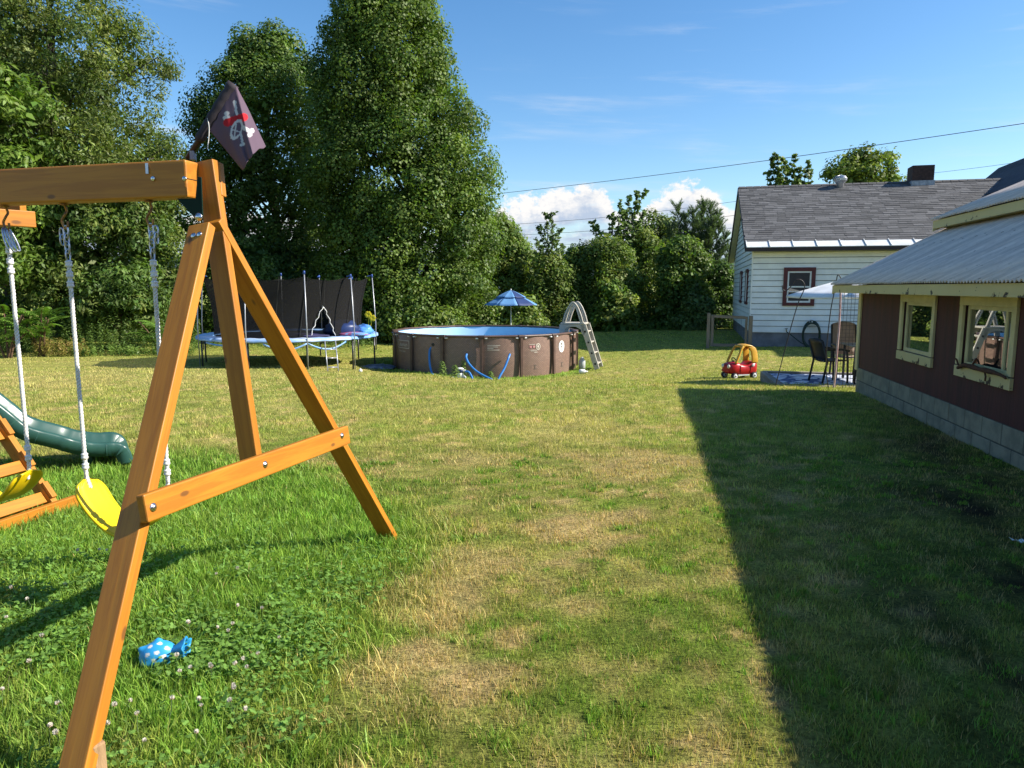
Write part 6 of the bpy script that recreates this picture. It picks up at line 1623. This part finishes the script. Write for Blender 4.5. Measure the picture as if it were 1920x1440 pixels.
def weeds(name, x0, x1, d0, d1, n, h0, h1, pal, label, leaf=.11, ratio=.28, nleaf=26):
    pos, nr, col_, st = [], [], [], MB(); pal = np.array(pal); rs = random.Random(int(x0 + n))
    V = []
    for q in range(n):
        px, d = rs.uniform(x0, x1), rs.uniform(d0, d1); b = P(px, 600, d); b = gp(b.x, d); h = rs.uniform(h0, h1); ln = Vector((rs.uniform(-.2, .2), rs.uniform(-.2, .1), 1)) * h
        for s in range(nleaf):
            t = .1 + .9 * s / nleaf; a = s * 2.4; p = b + ln * t; l = leaf * (1.15 - .6 * t); r = Vector((math.cos(a), math.sin(a), .25)) * l * .5
            pos.append(list(p + r)); nr.append([math.cos(a) * .4, math.sin(a) * .4 - .2, 1]); col_.append(list(pal[rs.randrange(len(pal))] * rs.uniform(.7, 1.3)))
        V.append([list(b + Vector((-.006, 0, -.02))), list(b + Vector((.006, 0, -.02))), list(b + ln + Vector((.003, 0, 0))), list(b + ln - Vector((.003, 0, 0)))])
    pos = np.array(pos); N = len(pos)
    o = leaves_from(pos, np.array(nr) + rng.normal(size=(N, 3)) * .3, leaf * rng.uniform(.7, 1.3, N), ratio, np.array(col_), name, None)
    tag(o, label, 'weeds', kind='stuff')
WEED = [(.11, .18, .04), (.135, .205, .045), (.09, .155, .04)]
weeds('weeds', -60, 370, 23.0, 25.2, 420, .5, 1.35, WEED, 'tall green weeds along the foot of the left trees')
weeds('weeds', 60, 160, 22.2, 23.0, 70, .3, .65, [(.32, .27, .07), (.22, .24, .05), (.38, .27, .10)], 'yellowing dry weeds at the edge of the lawn near the sumac', leaf=.10)
weeds('weeds', 120, 360, 22.3, 23.0, 130, .15, .40, [(.16, .24, .05), (.135, .22, .045)], 'low bright weeds where the left lawn ends', leaf=.09, ratio=.5, nleaf=14)
weeds('weeds', 380, 700, 25.5, 28.5, 200, .2, .6, WEED, 'shaded weeds on the ground behind the trampoline')
weeds('weeds', 1080, 1400, 35.0, 36.2, 170, .15, .45, [(.16, .25, .05), (.14, .225, .045)], 'bright green weeds along the foot of the hedge', leaf=.12, ratio=.5, nleaf=14)
def weed_plant(px, py, h, label, seed):
    b = G(px, py); root = empty('weed_plant', b, label, 'weed'); rs = random.Random(seed); pos, nr = [], []
    MB().tube(spline([b - ZZ * .02, b + ZZ * h * .5 + Vector((.02, 0, 0)), b + ZZ * h], 5), .006, 5).build('stem', mat('green_stem', (.06, .10, .03), rough=.7), root)
    for s in range(34):
        t = .1 + .9 * s / 34; a = s * 2.4; l = .13 * (1.15 - .7 * t); pos.append(list(b + ZZ * h * t + Vector((math.cos(a), math.sin(a), .2)) * l * .6)); nr.append([math.cos(a) * .5, math.sin(a) * .5, .9])
    leaves_from(np.array(pos), np.array(nr), np.array([.12 * rs.uniform(.7, 1.2) for _ in pos]), .35, np.array([[.15, .22, .06]]) * rng.uniform(.8, 1.3, (len(pos), 1)), 'leaves', root)
weed_plant(830, 708, .34, 'tall weed growing against the pool wall left of the pump', 1)
weed_plant(854, 711, .26, 'short weed directly left of the white pump', 2)
weed_plant(869, 707, .42, 'bushy weed growing behind the white pump', 3)
weed_plant(920, 712, .20, 'low weed where the slanting hose meets the ground', 4)
def clover():
    n0 = 80000; x, y = sample_strip(1.3, 4.6, n0); x = -np.abs(x) * 1.05 + .35
    lush = lawn(x, y)[0]; patch = fbm(x * 2.5, y * 2.5, 91, 3); k = (rng.random(n0) < np.clip(lush * 1.6 - .6, 0, 1) * np.clip((patch - .38) * 4, 0.04, 1) * np.clip((4.2 - y) / 1.2, .1, 1) * .55); x, y = x[k], y[k]; n = len(x); z = gz(x, y) + rng.uniform(.025, .075, n)
    V, C = [], []
    ang = rng.uniform(0, 2 * np.pi, n); r = rng.uniform(.0042, .0075, n)
    tilt = rng.normal(0, .35, (n, 2))
    for leaf in range(3):
        a = ang + leaf * 2.094; cx, cy = x + np.cos(a) * r * .95, y + np.sin(a) * r * .95
        ring = []
        for q in range(6):
            b = a + q * np.pi / 3; px_, py_ = np.cos(b) * r * .98, np.sin(b) * r * .98; X, Y = cx + px_, cy + py_
            ring.append(np.stack([X, Y, z + tilt[:, 0] * (X - x) + tilt[:, 1] * (Y - y) + r * .25 * (q in (0, 3))], -1))
        V.append(np.stack(ring, 1)); C.append(np.repeat((np.array([.17, .31, .06]) * rng.uniform(.65, 1.35, (n, 1)))[:, None], 6, 1))
    o = np_mesh('clover', np.concatenate(V), 6, M_leaf, np.concatenate(C).reshape(-1, 3)); tag(o, 'green clover leaves growing in the lush grass near the swings', 'clover', kind='stuff')
    # blossoms
    def blossom_mesh(nm, c1, c2):
        mb = MB()
        for i in range(46):
            zt = 1 - 1.75 * (i + .5) / 46; rr = math.sqrt(max(0, 1 - zt * zt)); a = i * 2.4; d = Vector((rr * math.cos(a), rr * math.sin(a), zt)); s = d.orthogonal().normalized(); w = d.cross(s); tip = d * .0125 + ZZ * .003
            mb.m = 0 if zt > -.35 else 1; b = d * .004
            mb.add([b - s * .0016, b + w * .0016, tip + s * .0018, tip - w * .0022], [(0, 1, 2), (0, 2, 3), (0, 3, 1), (1, 3, 2)])
        mb.m = 2; mb.tube([Vector((0, 0, -.10)), Vector((.004, 0, -.05)), Vector((0, 0, 0))], .0016, 4)
        me_o = mb.build(nm, [mat('clover_white', (.66, .62, .55), (.55, .48, .40), rough=.8, scale=80), mat('clover_tan', (.42, .27, .17), rough=.85), mat('green_stem', (.06, .10, .03))], None, origin=(0, 0, 0)); return me_o
    spots = [(25, 1138), (55, 1160), (148, 1062), (124, 1122), (8, 1330), (58, 1274), (82, 1230), (15, 1192), (108, 1412), (205, 1398), (98, 1407), (261, 1388), (217, 1362), (180, 1392), (112, 1365), (247, 1352), (325, 1360), (334, 1274), (339, 1296), (396, 1280), (398, 1288), (458, 1275), (465, 1285), (486, 1265), (443, 1290), (440, 1320), (440, 1335), (376, 1356), (380, 1364), (462, 1375), (434, 1362), (371, 1415), (274, 1437), (448, 1175), (493, 1176), (438, 1210), (430, 1223), (355, 1200), (408, 1108), (447, 1097), (264, 1040), (274, 1052), (188, 1060), (203, 1063), (410, 1212), (525, 1232), (360, 1294), (301, 1255)]
    src = None
    for i, (px, py) in enumerate(spots):
        p = G(px, py)
        if src is None: o = src = blossom_mesh('clover_flower', None, None)
        else: o = src.copy(); col.objects.link(o)
        s = random.uniform(.6, .85); o.location = p + ZZ * (.075 + random.uniform(0, .03)); o.scale = (s, s, s); o.rotation_euler = (random.uniform(-.4, .4), random.uniform(-.4, .4), random.uniform(0, 6))
        tag(o, 'small white clover blossom among the green clover by the swings', 'clover flower', 'white clover blossoms near the swing set')
clover()
def hills():
    xs = np.linspace(-3200, 3200, 120); rows = []
    for y, f in ((1500, 0), (1900, .75), (2300, 1.0), (2700, .6), (3300, 0)):
        h = f * (70 + 75 * fbm(xs * .0016 + y * .0004, xs * 0 + 3.3, 77, 4)); rows.append([Vector((x, y, -2 + float(hh))) for x, hh in zip(xs, h)])
    o = MB().grid(rows).build('hills', mat('hazed_woods', (.045, .075, .075), (.035, .06, .065), rough=1.0, scale=.01), None, smooth=True, origin=(0, 2000, -2)); tag(o, kind='structure')  # distance haze is put into the woods' colour as bluish green
hills()
sow()
